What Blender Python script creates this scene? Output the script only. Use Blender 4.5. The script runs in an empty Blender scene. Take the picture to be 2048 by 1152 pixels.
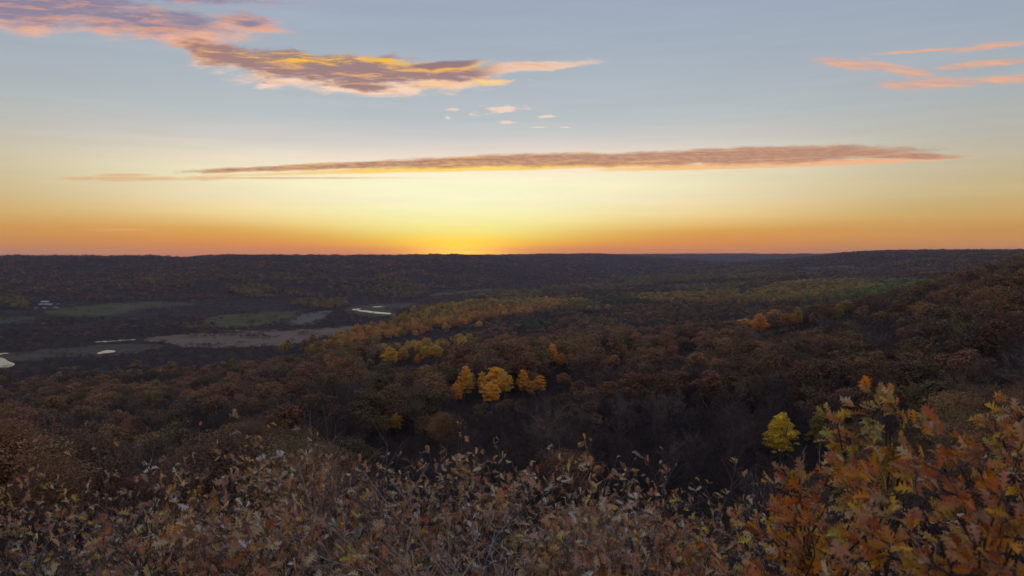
import bpy, math, random
import numpy as np
from mathutils import Vector, Matrix

S = bpy.context.scene
COL = S.collection
rng = np.random.default_rng(11)
random.seed(5)

# ------------------------------------------------------------------ camera
EYE = 120.0                      # eye height above the valley floor, metres
FPX = 1500.0                     # focal length in photo pixels (2048 wide)
PITCH = math.atan(68.0 / FPX)    # looking slightly down
cam_d = bpy.data.cameras.new("camera")
cam = bpy.data.objects.new("camera", cam_d)
COL.objects.link(cam)
cam.location = (0, 0, EYE)
cam.rotation_euler = (math.pi / 2 - PITCH, 0, 0)
cam_d.sensor_width = 36.0
cam_d.lens = 36.0 * FPX / 2048.0
cam_d.clip_start = 0.05
cam_d.clip_end = 60000.0
cam_d.dof.use_dof = True
cam_d.dof.focus_distance = 90.0
cam_d.dof.aperture_fstop = 5.0
S.camera = cam
S.view_settings.view_transform = 'Standard'
S.view_settings.look = 'None'
S.view_settings.exposure = 0.0
S.view_settings.gamma = 1.0
S.view_settings.use_curve_mapping = False
S.render.engine = 'CYCLES'
cy = S.cycles
cy.max_bounces = 5
cy.diffuse_bounces = 3
cy.glossy_bounces = 2
cy.transmission_bounces = 3
cy.transparent_max_bounces = 8
cy.volume_bounces = 0
cy.use_denoising = True
cy.sample_clamp_indirect = 4.0
cy.volume_step_rate = 4.0
cy.use_adaptive_sampling = True
cy.adaptive_threshold = 0.01

CP, SP = math.cos(PITCH), math.sin(PITCH)
def ray(px, py):
    """photo pixel -> world direction"""
    a = (px - 1024.0) / FPX
    b = (576.0 - py) / FPX
    v = np.array([a, CP + b * SP, -SP + b * CP])
    return v / np.linalg.norm(v)
def proj(x, y, z):
    """world -> photo pixel (arrays)"""
    dz = z - EYE
    dep = y * CP - dz * SP
    up = y * SP + dz * CP
    dep = np.where(dep > 0.01, dep, 0.01)
    return 1024 + FPX * x / dep, 576 - FPX * up / dep

def lin(c):
    return tuple(((v / 255.0) / 12.92 if v / 255.0 <= 0.04045 else ((v / 255.0 + 0.055) / 1.055) ** 2.4) for v in c)

# ------------------------------------------------------------------ node helper
class V:
    """a small wrapper so that node maths reads like maths"""
    def __init__(self, t, s): self.t, self.s = t, s
    def _m(self, op, *a, clamp=False):
        n = self.t.nodes.new('ShaderNodeMath'); n.operation = op; n.use_clamp = clamp
        for i, q in enumerate((self,) + a):
            if isinstance(q, V): self.t.links.new(q.s, n.inputs[i])
            else: n.inputs[i].default_value = q
        return V(self.t, n.outputs[0])
    def __add__(s, o): return s._m('ADD', o)
    __radd__ = __add__
    def __sub__(s, o): return s._m('SUBTRACT', o)
    def __rsub__(s, o): return (s * -1.0) + o
    def __mul__(s, o): return s._m('MULTIPLY', o)
    __rmul__ = __mul__
    def __truediv__(s, o): return s._m('DIVIDE', o)
    def __pow__(s, o): return s._m('POWER', o)
    def max(s, o): return s._m('MAXIMUM', o)
    def smax(s, o, k=0.3): return s._m('SMOOTH_MAX', o, k)
    def min(s, o): return s._m('MINIMUM', o)
    def sqrt(s): return s._m('SQRT')
    def exp(s): return s._m('EXPONENT')
    def clamp(s): return s._m('ADD', 0.0, clamp=True)
    def step(s, a, b):
        n = s.t.nodes.new('ShaderNodeMapRange'); n.interpolation_type = 'SMOOTHSTEP'
        s.t.links.new(s.s, n.inputs[0]); n.inputs[1].default_value = a; n.inputs[2].default_value = b
        n.inputs[3].default_value = 0; n.inputs[4].default_value = 1
        return V(s.t, n.outputs[0])
    def lerp(s, a, b, c, d):
        n = s.t.nodes.new('ShaderNodeMapRange')
        s.t.links.new(s.s, n.inputs[0])
        for i, q in enumerate((a, b, c, d)): n.inputs[i + 1].default_value = q
        return V(s.t, n.outputs[0])
def mix(t, f, a, b, mode='MIX'):
    n = t.nodes.new('ShaderNodeMix'); n.data_type = 'RGBA'; n.blend_type = mode
    for k, q in ((0, f), (6, a), (7, b)):
        if isinstance(q, V): t.links.new(q.s, n.inputs[k])
        elif hasattr(q, 'is_output'): t.links.new(q, n.inputs[k])
        elif isinstance(q, (int, float)): n.inputs[k].default_value = q
        else: n.inputs[k].default_value = (*q[:3], 1)
    return n.outputs[2]
def ramp(t, v, stops):
    n = t.nodes.new('ShaderNodeValToRGB'); e = n.color_ramp.elements
    stops = sorted(stops)
    while len(e) < len(stops): e.new(0.5)
    for el, (p, c) in zip(e, stops):
        el.position = p; el.color = (*c, 1)
    t.links.new(v.s, n.inputs[0])
    return n.outputs[0]
def noise(t, vec, scale, detail=4, rough=0.55, dist=0.0, out=0):
    n = t.nodes.new('ShaderNodeTexNoise'); n.inputs['Scale'].default_value = scale
    n.inputs['Detail'].default_value = detail; n.inputs['Roughness'].default_value = rough
    n.inputs['Distortion'].default_value = dist
    if vec is not None: t.links.new(vec, n.inputs['Vector'])
    return V(t, n.outputs[out])
def combine(t, x, y, z=0.0):
    n = t.nodes.new('ShaderNodeCombineXYZ')
    for i, q in enumerate((x, y, z)):
        if isinstance(q, V): t.links.new(q.s, n.inputs[i])
        else: n.inputs[i].default_value = q
    return n.outputs[0]

def scalec0(sock, k):
    n = T.nodes.new('ShaderNodeVectorMath'); n.operation = 'MULTIPLY'
    T.links.new(sock, n.inputs[0]); n.inputs[1].default_value = k
    return n.outputs[0]
# ------------------------------------------------------------------ sky
SUN_AZ = math.atan((920 - 1024.0) / FPX)         # azimuth from +Y towards +X
SUN_EL = math.radians(-0.3)                      # just under the far rim
world = bpy.data.worlds.new("World"); S.world = world
world.use_nodes = True
T = world.node_tree
for n in list(T.nodes): T.nodes.remove(n)
out = T.nodes.new('ShaderNodeOutputWorld'); bg = T.nodes.new('ShaderNodeBackground')
T.links.new(bg.outputs[0], out.inputs[0])
tc = T.nodes.new('ShaderNodeTexCoord')
sep = T.nodes.new('ShaderNodeSeparateXYZ'); T.links.new(tc.outputs['Generated'], sep.inputs[0])
DX, DY, DZ = (V(T, sep.outputs[i]) for i in range(3))
az = DX._m('ARCTAN2', DY)                         # 0 straight ahead
el = DZ._m('ARCSINE')
def elp(py):                                      # photo row -> ramp position (0..1 for 0..90 degrees, square root spaced)
    e = math.atan((508 - py) / FPX)
    return math.sqrt(max(e, 0) / (math.pi / 2))
elr = (el.max(0.0) / (math.pi / 2)).sqrt()
Z = [(0.55, (144, 155, 180)), (0.75, (124, 140, 174)), (1.0, (104, 124, 164))]
def stops(rows): return [(elp(p), lin(c)) for p, c in rows] + [(p, lin(c)) for p, c in Z]
centre = ramp(T, elr, stops([(508, (248, 152, 46)), (498, (252, 174, 44)), (482, (255, 214, 78)), (460, (255, 241, 142)), (430, (255, 248, 182)),
    (400, (255, 249, 206)), (370, (255, 252, 210)), (338, (254, 240, 212)), (290, (214, 208, 204)), (240, (186, 194, 197)), (150, (172, 182, 192)), (0, (158, 169, 188))]))
mid = ramp(T, elr, stops([(508, (216, 124, 72)), (490, (222, 140, 66)), (462, (230, 168, 76)), (430, (246, 212, 148)), (400, (243, 219, 178)),
    (350, (230, 218, 182)), (280, (200, 198, 188)), (200, (178, 185, 187)), (100, (162, 173, 188)), (0, (150, 162, 184))]))
side = ramp(T, elr, stops([(508, (200, 124, 80)), (490, (206, 142, 80)), (465, (206, 150, 82)), (440, (206, 168, 102)), (400, (202, 180, 132)),
    (350, (192, 179, 152)), (300, (178, 177, 166)), (220, (166, 172, 175)), (120, (154, 165, 181)), (0, (140, 151, 176))]))
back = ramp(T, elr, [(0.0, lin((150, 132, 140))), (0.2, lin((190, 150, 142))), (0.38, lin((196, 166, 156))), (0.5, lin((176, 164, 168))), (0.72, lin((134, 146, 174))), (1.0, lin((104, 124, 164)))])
da = az - SUN_AZ
d2 = da * da
elw = el.max(0.0)
wc = (d2 * -1.0 / ((elw * 2.4 + 0.12) ** 2.0)).exp()
wm = (d2 * d2 * -1.0 / (0.46 ** 4)).exp()
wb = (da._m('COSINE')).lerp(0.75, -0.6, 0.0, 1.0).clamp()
skyc = mix(T, wm, side, mid)
skyc = mix(T, wc, skyc, centre)
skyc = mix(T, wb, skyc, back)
# the bright core where the sun sits under the rim
core = ((d2 / (0.060 ** 2) + (el + 0.002) * (el + 0.002) / (0.020 ** 2)) * -1.0).exp()
skyc = mix(T, core * 0.9, skyc, (1.6, 0.95, 0.06))
lowglow = (el * el * -1.0 / (0.016 ** 2)).exp()          # the long path of air right over the horizon is the brightest and reddest
skyc = mix(T, lowglow * (wm * 0.55 + wc * 0.35 + 0.08).clamp(), skyc, scalec0(skyc, (1.32, 1.16, 0.74)))
# faint horizontal unevenness of the air
haze_n = noise(T, combine(T, az * 3.0, el * 40.0), 1.6, 3)
skyc = mix(T, 1.0, skyc, ramp(T, haze_n, [(0.3, (0.97,) * 3), (0.7, (1.03,) * 3)]), 'MULTIPLY')

sky_clear = skyc
# clouds: streaks laid out by azimuth and elevation, broken up by fractal noise
ahead = DY.step(0.15, 0.35)          # the clouds lie ahead; measured on a flat sheet seen from below
DYc = DY.max(0.15)
U = DX / DYc * FPX; W = DZ / DYc * FPX
def ang(px, py):
    d = ray(px, py)
    return d[0] / d[1] * FPX, d[2] / d[1] * FPX
wv = combine(T, U * 0.011, W * 0.030)
wn = T.nodes.new('ShaderNodeTexNoise'); wn.inputs['Scale'].default_value = 1.0; wn.inputs['Detail'].default_value = 4
T.links.new(wv, wn.inputs['Vector'])
ws = T.nodes.new('ShaderNodeSeparateColor'); T.links.new(wn.outputs['Color'], ws.inputs[0])
Uw = U + (V(T, ws.outputs[0]) - 0.5) * 60.0
Ww = W + (V(T, ws.outputs[1]) - 0.5) * 24.0
Wd = W + U * 0.03                                                      # streaks sink a little to the right
fine = noise(T, combine(T, Uw * 0.011, Ww * 0.046), 1.0, 9, 0.64)      # ragged edges
puff = noise(T, combine(T, Uw * 0.012, Wd * 0.060), 1.0, 7, 0.62)      # long soft billows
strk = noise(T, combine(T, Uw * 0.010, Wd * 0.085 + U * 0.002), 1.2, 9, 0.66, 0.25)  # bright filaments
rip = noise(T, combine(T, U * 0.045 + W * 0.05, W * 0.20), 1.0, 5, 0.65)
wisp = noise(T, combine(T, Uw * 0.028, Ww * 0.11), 1.0, 6, 0.65)
def stroke(px, py, a, b, tilt=0.0, u=None, w=None):
    cx, cyy = ang(px, py); c, s_ = math.cos(math.radians(tilt)), math.sin(math.radians(tilt))
    x = (u or Uw) - cx; y = (w or Ww) - cyy
    xr = (x * c + y * s_) / a; yr = (y * c - x * s_) / b
    return 1.0 - (xr * xr + yr * yr).sqrt()
def union(l, k=0.25):
    r = l[0]
    for q in l[1:]: r = r.smax(q, k)
    return r
near_sun = (d2 * -1.0 / (0.30 ** 2)).exp()
bright = mix(T, near_sun, lin((245, 178, 140)), lin((255, 216, 100)))
# sunlight reaches the clouds from beyond the horizon: thin parts and undersides glow, thick parts stay mauve
# A: big cloud, upper left
fA = union([stroke(40, 16, 330, 54, -2), stroke(300, 46, 250, 40, -4), stroke(500, 46, 80, 26, -8), stroke(400, -24, 280, 34, 0), stroke(400, 88, 110, 34, -24)])
dA = (fA + (fine - 0.5) * 1.4).step(-0.05, 0.55)
thickA = (fA * 1.0 + (puff - 0.5) * 2.4 + (W - ang(300, 50)[1]) / 60.0).step(-0.2, 1.1)
cA = mix(T, thickA, lin((238, 178, 150)), lin((140, 130, 154)))
cA = mix(T, ((strk - 0.50) * 6.0).clamp() * 0.75, cA, lin((240, 162, 116)))
skyc = mix(T, dA * 0.92, skyc, cA)
# C: bright cloud in the upper middle
fC = union([stroke(700, 147, 300, 44, -3), stroke(600, 134, 180, 34, -8), stroke(455, 112, 110, 26, -14), stroke(870, 150, 140, 30, 3), stroke(1050, 134, 160, 13, 4), stroke(720, 172, 170, 22, -4)])
dC = (fC + (fine - 0.5) * 1.2 + (wisp - 0.5) * 0.4).step(-0.03, 0.40)
yC = W - ang(760, 147)[1] + (U - ang(760, 147)[0]) * 0.03
thickC = ((fC * 1.5 + (puff - 0.47) * 3.4 + yC / 50.0).step(0.0, 1.0)) * (1.0 - (U - ang(960, 140)[0]).step(-20.0, 60.0) * 0.8)
cC = mix(T, thickC, lin((250, 214, 190)), lin((158, 126, 124)))
cC = mix(T, ((strk - 0.52) * 8.0).clamp() * 0.8, cC, lin((240, 176, 116)))
upper = (yC + (puff - 0.5) * 60.0).step(6.0, 20.0) * (yC + (puff - 0.5) * 60.0)._m('MULTIPLY', -1.0).step(-48.0, -26.0)
gl = (stroke(760, 132, 300, 34, -4)).step(0.0, 0.5)
cC = mix(T, upper * gl * ((strk - 0.44) * 8.0).clamp() * 0.95, cC, lin((255, 192, 44)))
skyc = mix(T, dC * 0.94, skyc, cC)
low = (stroke(910, 168, 130, 12, 5) + (fine - 0.5) * 2.4).step(0.0, 0.7)
skyc = mix(T, low * 0.85, skyc, mix(T, ((strk - 0.45) * 6.0).clamp(), lin((252, 204, 168)), lin((255, 214, 120))))
lens_e = (stroke(895, 131, 112, 12, 6, U, Ww) + (fine - 0.5) * 0.8).step(0.0, 0.6)
lens = (stroke(890, 127, 104, 11, 5, U, Ww) + (fine - 0.5) * 0.7).step(0.05, 0.55)
skyc = mix(T, lens_e * 0.8, skyc, lin((255, 190, 84)))
skyc = mix(T, lens * 0.9, skyc, lin((138, 116, 128)))
# F: long bar over the glow
fF = union([stroke(1010, 321, 330, 14, 2.0, U, W), stroke(1520, 311, 380, 20, 1.6, U, W), stroke(700, 331, 370, 8, 2.2, U, W), stroke(1330, 318, 380, 15, 1.5, U, W), stroke(1790, 311, 150, 8, -1, U, W)])
dF = (fF + (fine - 0.5) * 1.0 + (rip - 0.5) * 0.5).step(-0.04, 0.42)
fG = union([stroke(270, 357, 220, 6, 0, U, W), stroke(250, 350, 80, 4, 0, U, W), stroke(240, 459, 90, 2.5, 0, U, W), stroke(560, 356, 300, 3, 0, U, W)])
dG = (fG + (fine - 0.5) * 1.6).step(-0.05, 0.7)
streak = noise(T, combine(T, U * 0.006, (W - U * 0.03) * 0.16), 1.0, 5, 0.6)
botF = (stroke(1000, 335, 560, 8, 1.2, U, W).smax(stroke(1540, 329, 460, 8, 1.8, U, W), 0.2) + (fine - 0.5) * 0.8).step(0.0, 0.5)
botF2 = (stroke(640, 346, 340, 4, 1.6, U, W) + (fine - 0.5) * 1.0).step(0.0, 0.6)
cF = mix(T, ((rip - 0.5) * 5.0 + 0.5).clamp(), lin((168, 120, 100)), lin((208, 156, 112)))
cF = mix(T, (az).lerp(-0.1, 0.4, 0.0, 0.6).clamp(), cF, lin((184, 138, 122)))
cF = mix(T, ((streak - 0.54) * 8.0).clamp() * 0.6, cF, mix(T, near_sun, lin((232, 178, 140)), lin((250, 196, 110))))
haloF = (stroke(1150, 316, 800, 48, 1.5, U, W)).step(0.0, 1.0)
skyc = mix(T, haloF * near_sun * 0.35, skyc, lin((255, 218, 200)))
skyc = mix(T, botF * 0.9, skyc, bright)
skyc = mix(T, botF2 * 0.6, skyc, bright)
skyc = mix(T, dF * 0.93, skyc, cF)
skyc = mix(T, dG * 0.6, skyc, mix(T, rip, lin((196, 148, 116)), lin((250, 190, 120))))
# H: pink streaks on the right
fH = union([stroke(1690, 128, 90, 12, -8, Uw, W), stroke(1795, 140, 95, 14, -13, Uw, W), stroke(1860, 167, 140, 14, 3, U, W), stroke(2040, 157, 130, 11, 3, U, W)], 0.12)
fH = union([fH, stroke(1970, 127, 130, 9, 5, U, W), stroke(1970, 94, 120, 9, 6, U, W), stroke(1840, 102, 110, 4.5, 4, U, W)], 0.05)
dH = (fH + (fine - 0.5) * 1.3 + (wisp - 0.5) * 0.7).step(-0.02, 0.65)
skyc = mix(T, dH * 0.85, skyc, mix(T, ((strk - 0.5) * 4.0 + 0.4).clamp(), lin((206, 168, 156)), lin((242, 178, 138))))
fI = union([stroke(1000, 220, 62, 13, 3), stroke(905, 223, 18, 5), stroke(1098, 233, 28, 5), stroke(1022, 245, 30, 3.5), stroke(904, 238, 10, 3), stroke(1080, 256, 20, 2.5), stroke(1126, 256, 14, 2)], 0.08)
dI = (fI + (wisp - 0.52) * 3.0).step(0.05, 0.8)
skyc = mix(T, dI * 0.85, skyc, lin((250, 214, 192)))
skyc = mix(T, ahead, sky_clear, skyc)
# under the horizon the world is only what the ground would send back
below = el.step(-0.06, -0.012)
skyc = mix(T, below, lin((60, 52, 54)), skyc)
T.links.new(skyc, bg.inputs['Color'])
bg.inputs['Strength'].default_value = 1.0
world.cycles.sampling_method = 'MANUAL'; world.cycles.sample_map_resolution = 1024

sun_d = bpy.data.lights.new("sun", 'SUN'); sun_d.energy = 2.0; sun_d.angle = math.radians(0.5)
sun_d.color = (1.0, 0.55, 0.22)
sun = bpy.data.objects.new("sun", sun_d); COL.objects.link(sun)
sd = Vector((math.sin(SUN_AZ) * math.cos(SUN_EL), math.cos(SUN_AZ) * math.cos(SUN_EL), math.sin(SUN_EL)))
sun.rotation_euler = sd.to_track_quat('Z', 'Y').to_euler()
sun.location = (0, 200, 200)

# ------------------------------------------------------------------ terrain shape
def vnoise(x, y, seed=0):
    xi = np.floor(x).astype(np.int64); yi = np.floor(y).astype(np.int64)
    fx = x - xi; fy = y - yi
    fx = fx * fx * (3 - 2 * fx); fy = fy * fy * (3 - 2 * fy)
    def h(a, b):
        n = (a * 374761393 + b * 668265263 + seed * 1442695041) & 0xFFFFFFFF
        n = ((n ^ (n >> 13)) * 1274126177) & 0xFFFFFFFF
        return ((n ^ (n >> 16)) & 0xFFFF) / 65535.0
    return (h(xi, yi) * (1 - fx) + h(xi + 1, yi) * fx) * (1 - fy) + (h(xi, yi + 1) * (1 - fx) + h(xi + 1, yi + 1) * fx) * fy
def fbm(x, y, s, octv=4, seed=0):
    a, tot, r = 1.0, 0.0, 0.0
    x = np.asarray(x, float) / s; y = np.asarray(y, float) / s
    for k in range(octv):
        r = r + a * vnoise(x + 17.3 * k, y - 9.1 * k, seed + k); tot += a
        a *= 0.5; x = x * 2.03; y = y * 2.03
    return r / tot

NEAR = [(0.3, 118.35), (2, 118.0), (5, 116.9), (7, 115.9), (10, 114.4), (20, 109.5), (40, 100)]
PROF = {   # photo column: (depth, ground height) pairs beyond the crest
    -900: [(80, 92), (150, 74), (300, 48), (500, 20), (700, 4), (900, 1), (1900, 1), (2150, 22), (2500, 70), (2800, 98), (3400, 98), (15000, 20)],
    0:    [(80, 88), (150, 66), (250, 47), (400, 26), (560, 8), (680, 1), (1750, 1), (1960, 8), (2300, 52), (2720, 93), (2900, 97), (3400, 92), (15000, 20)],
    300:  [(80, 87), (150, 64), (250, 48), (400, 29), (600, 9), (740, 1), (1800, 1), (2020, 7), (2350, 50), (2800, 93), (3000, 98), (3500, 93), (15000, 20)],
    600:  [(80, 86), (150, 70), (250, 60), (400, 47), (560, 27), (720, 7), (800, 2), (1000, 1), (2000, 1), (2160, 8), (2500, 52), (3000, 95), (3200, 99), (3800, 95), (15000, 40)],
    900:  [(80, 84), (150, 68), (250, 64), (400, 56), (540, 44), (720, 20), (860, 6), (1000, 2), (2500, 2), (2750, 12), (3100, 60), (3500, 98), (3700, 101.5), (4400, 98), (15000, 70)],
    1200: [(80, 78), (150, 63), (250, 63), (400, 59), (530, 50), (760, 24), (1000, 6), (1500, 5), (2600, 5), (3700, 7), (4200, 60), (4800, 102), (5200, 106), (6500, 104), (15000, 90)],
    1500: [(80, 74), (150, 62), (250, 65), (400, 62), (520, 58), (680, 44), (900, 24), (1300, 19), (1700, 24), (2200, 28), (3000, 32), (3800, 52), (4500, 66), (5200, 30), (6200, 8), (7600, 40), (8800, 106), (9400, 110), (15000, 104)],
    1640: [(80, 73), (150, 64), (250, 71), (400, 73), (540, 70), (700, 56), (950, 36), (1300, 35), (1700, 36), (2200, 36), (2900, 56), (3500, 84), (4200, 92), (6000, 70), (8000, 80), (9200, 106), (15000, 104)],
    1700: [(80, 73), (150, 65), (250, 71), (400, 74), (550, 73), (710, 61), (950, 40), (1300, 39), (1800, 41), (2200, 44), (2800, 76), (3400, 121), (3900, 125), (6000, 112), (9000, 112), (15000, 112)],
    1760: [(80, 74), (150, 66), (250, 70), (400, 74), (560, 76), (720, 66), (950, 44), (1300, 43), (1800, 45), (2200, 50), (2800, 86), (3500, 127), (4200, 128), (9000, 118), (15000, 116)],
    1900: [(80, 77), (150, 72), (250, 78), (400, 86), (560, 92), (760, 86), (1000, 66), (1400, 60), (1900, 66), (2400, 92), (3000, 128), (3500, 131), (9000, 120), (15000, 118)],
    2048: [(80, 82), (150, 79), (250, 87), (400, 98), (600, 107), (800, 106), (1100, 90), (1500, 88), (2000, 104), (2500, 126), (3200, 128), (15000, 122)],
    2500: [(80, 92), (150, 94), (250, 103), (400, 112), (600, 117), (1000, 116), (2000, 124), (15000, 124)],
}
LR = np.linspace(math.log(0.3), math.log(17000), 420)
azs, rows = [], []
for px, pr in sorted(PROF.items()):
    a = math.atan((px - 1024) / FPX); c = math.cos(a)
    p = NEAR + pr
    azs.append(a); rows.append(np.interp(LR, [math.log(d / c) for d, _ in p], [z for _, z in p]))
plateau = np.interp(LR, [math.log(.3), math.log(2), math.log(40), math.log(17000)], [118.35, 118.3, 118.6, 121])
down = rows[0]
azs = [-math.pi, -2.2, -1.5] + azs + [1.15, math.pi]
rows = [plateau, plateau, down] + rows + [0.6 * plateau + 0.4 * rows[-1], plateau]
azs = np.array(azs); rows = np.array(rows)
AZ = np.linspace(-math.pi, math.pi, 1601)
TAB = np.empty((len(AZ), len(LR)))
for j in range(len(LR)): TAB[:, j] = np.interp(AZ, azs, rows[:, j])
def smooth(A, k, axis):
    w = np.hanning(2 * k + 3)[1:-1]; w /= w.sum()
    P = np.concatenate([np.repeat(A.take([0], axis), k, axis), A, np.repeat(A.take([-1], axis), k, axis)], axis)
    return np.apply_along_axis(lambda v: np.convolve(v, w, 'valid'), axis, P)
TAB = smooth(TAB, 8, 0); TAB = smooth(TAB, 5, 1)
PLACED = []      # filled below: places kept level for water
def inside(px, py, poly):
    poly = np.asarray(poly, float); r = np.zeros(np.shape(px), bool)
    n = len(poly)
    for i in range(n):
        x0, y0 = poly[i]; x1, y1 = poly[(i + 1) % n]
        if y0 == y1: continue
        c = (py < y0) != (py < y1)
        r ^= c & (px < (x1 - x0) * (py - y0) / (y1 - y0) + x0)
    return r
def ground(x, y):
    x = np.asarray(x, float); y = np.asarray(y, float)
    r = np.maximum(np.hypot(x, y), 0.31); a = np.arctan2(x, y)
    fj = (np.log(r) - LR[0]) / (LR[1] - LR[0]); fj = np.clip(fj, 0, len(LR) - 1.001)
    fi = (a + math.pi) / (2 * math.pi) * (len(AZ) - 1); fi = np.clip(fi, 0, len(AZ) - 1.001)
    i = fi.astype(int); j = fj.astype(int); u = fi - i; v = fj - j
    h = (TAB[i, j] * (1 - u) + TAB[i + 1, j] * u) * (1 - v) + (TAB[i, j + 1] * (1 - u) + TAB[i + 1, j + 1] * u) * v
    slopey = np.clip((h - 3) / 14, 0, 1) * np.clip((121 - h) / 14, 0.12, 1)
    amp = np.clip(r / 300, 0, 1) * slopey
    rid = 1 - np.abs(fbm(x, y, 420, 4, 3) * 2 - 1)
    far = np.clip((r - 1500) / 1000, 0, 1)
    h = h + amp * ((fbm(x, y, 90, 3, 7) - 0.5) * 7 + far * (rid - 0.75) * 46)
    h = h + np.clip(r / 60, 0, 1) * np.clip((h - 2) / 4, 0, 1) * (fbm(x, y, 16, 2, 21) - 0.5) * 1.2
    h = h + np.clip((r - 2300) / 800, 0, 1) * np.clip((h - 80) / 14, 0, 1) * ((fbm(x, y, 420, 4, 31) - 0.5) * 7 + (fbm(x, y, 45, 2, 37) - 0.5) * 3.5)
    return np.maximum(h, 0.9)
def hit(px, py, h_above=0.0, dmax=9000, dmin=8.0):
    """where the line of sight through a photo pixel meets the ground (+h_above)"""
    d = ray(px, py)
    t = np.exp(np.linspace(math.log(dmin), math.log(dmax), 1500))
    X, Y, Zz = d[0] * t, d[1] * t, EYE + d[2] * t
    g = ground(X, Y) + h_above
    k = np.argmax(Zz < g)
    if not (Zz < g).any(): k = len(t) - 1
    return X[k], Y[k], g[k] - h_above
def flat(px, py, z=0.0):
    d = ray(px, py); t = (z - EYE) / d[2]
    return d[0] * t, d[1] * t

# ------------------------------------------------------------------ mesh helpers
def link(o, parent=None, **kw):
    COL.objects.link(o)
    if parent is not None: o.parent = parent
    for k, v in kw.items():
        if v is not None: o[k] = v
    return o
def mesh(name, verts, faces, mat=None, var=None, smooth_=False, tint=None):
    """verts (n,3); faces (m,3) or (m,4) array, or a list of such arrays"""
    me = bpy.data.meshes.new(name)
    verts = np.asarray(verts, np.float32)
    fl = faces if isinstance(faces, list) else [faces]
    fl = [np.asarray(f, np.int32) for f in fl if len(f)]
    me.vertices.add(len(verts)); me.vertices.foreach_set('co', verts.ravel())
    nl = sum(f.size for f in fl); nf = sum(len(f) for f in fl)
    me.loops.add(nl); me.polygons.add(nf)
    me.loops.foreach_set('vertex_index', np.concatenate([f.ravel() for f in fl]))
    tot = np.concatenate([np.full(len(f), f.shape[1], np.int32) for f in fl])
    st = np.concatenate([[0], np.cumsum(tot)[:-1]]).astype(np.int32)
    me.polygons.foreach_set('loop_start', st); me.polygons.foreach_set('loop_total', tot)
    if smooth_: me.polygons.foreach_set('use_smooth', np.ones(nf, bool))
    me.update(calc_edges=True)
    if var is not None:
        a = me.attributes.new('var', 'FLOAT', 'FACE'); a.data.foreach_set('value', np.asarray(var, np.float32))
    if tint is not None:
        a = me.attributes.new('tint', 'FLOAT_COLOR', 'FACE')
        c = np.ones((nf, 4), np.float32); c[:, :3] = tint; a.data.foreach_set('color', c.ravel())
    if mat: me.materials.append(mat)
    return me
def obj(name, me, parent=None, **kw): return link(bpy.data.objects.new(name, me), parent, **kw)

def material(name):
    m = bpy.data.materials.new(name); m.use_nodes = True
    t = m.node_tree; b = t.nodes['Principled BSDF']; return m, t, b
def attr(t, name, typ='GEOMETRY'):
    n = t.nodes.new('ShaderNodeAttribute'); n.attribute_name = name; n.attribute_type = typ; return n
def scalec(t, col, f):
    """multiply a colour by a number"""
    n = t.nodes.new('ShaderNodeVectorMath'); n.operation = 'SCALE'
    t.links.new(col, n.inputs[0])
    if isinstance(f, V): t.links.new(f.s, n.inputs['Scale'])
    else: n.inputs['Scale'].default_value = f
    return n.outputs[0]
def foliage_mat(name, typ, transl=0.25, rough=0.6, leafy=False):
    m, t, b = material(name)
    ti = attr(t, 'tint', typ); va = V(t, attr(t, 'var').outputs['Fac'])
    col = scalec(t, ti.outputs['Color'], va.lerp(0, 1, 0.55, 1.5))
    if leafy:
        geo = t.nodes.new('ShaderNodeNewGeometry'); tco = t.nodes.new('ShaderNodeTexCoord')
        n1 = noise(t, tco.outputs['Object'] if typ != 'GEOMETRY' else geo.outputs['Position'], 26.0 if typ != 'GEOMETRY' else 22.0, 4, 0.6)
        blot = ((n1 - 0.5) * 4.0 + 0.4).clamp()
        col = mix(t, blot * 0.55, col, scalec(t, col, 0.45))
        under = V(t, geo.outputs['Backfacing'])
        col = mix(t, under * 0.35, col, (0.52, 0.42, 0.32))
        bump = t.nodes.new('ShaderNodeBump'); bump.inputs['Strength'].default_value = 0.35; bump.inputs['Distance'].default_value = 0.002
        t.links.new(noise(t, tco.outputs['Object'], 160, 2).s, bump.inputs['Height']); t.links.new(bump.outputs[0], b.inputs['Normal'])
    t.links.new(col, b.inputs['Base Color']); b.inputs['Roughness'].default_value = rough
    b.inputs['Specular IOR Level'].default_value = 0.5 if leafy else 0.25
    tr = t.nodes.new('ShaderNodeBsdfTranslucent'); t.links.new(col, tr.inputs['Color'])
    ms = t.nodes.new('ShaderNodeMixShader'); ms.inputs[0].default_value = transl
    t.links.new(b.outputs[0], ms.inputs[1]); t.links.new(tr.outputs[0], ms.inputs[2])
    t.links.new(ms.outputs[0], t.nodes['Material Output'].inputs[0])
    return m
def bark_mat(name, c1, c2, scale=30):
    m, t, b = material(name)
    tco = t.nodes.new('ShaderNodeTexCoord')
    n = noise(t, tco.outputs['Object'], scale, 5, 0.65)
    t.links.new(ramp(t, n, [(0.35, c1), (0.65, c2)]), b.inputs['Base Color'])
    b.inputs['Roughness'].default_value = 0.85
    bu = t.nodes.new('ShaderNodeBump'); bu.inputs['Strength'].default_value = 0.5; bu.inputs['Distance'].default_value = 0.01
    t.links.new(n.s, bu.inputs['Height']); t.links.new(bu.outputs[0], b.inputs['Normal'])
    return m
M_FOL = foliage_mat("tree_foliage", 'INSTANCER', 0.25)
M_ASP = foliage_mat("aspen_foliage", 'INSTANCER', 0.35)
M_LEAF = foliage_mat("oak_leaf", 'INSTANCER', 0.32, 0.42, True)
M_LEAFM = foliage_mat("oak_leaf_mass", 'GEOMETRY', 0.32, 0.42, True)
M_BARK = bark_mat("oak_bark", (0.035, 0.028, 0.024), (0.10, 0.085, 0.075), 20)
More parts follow.
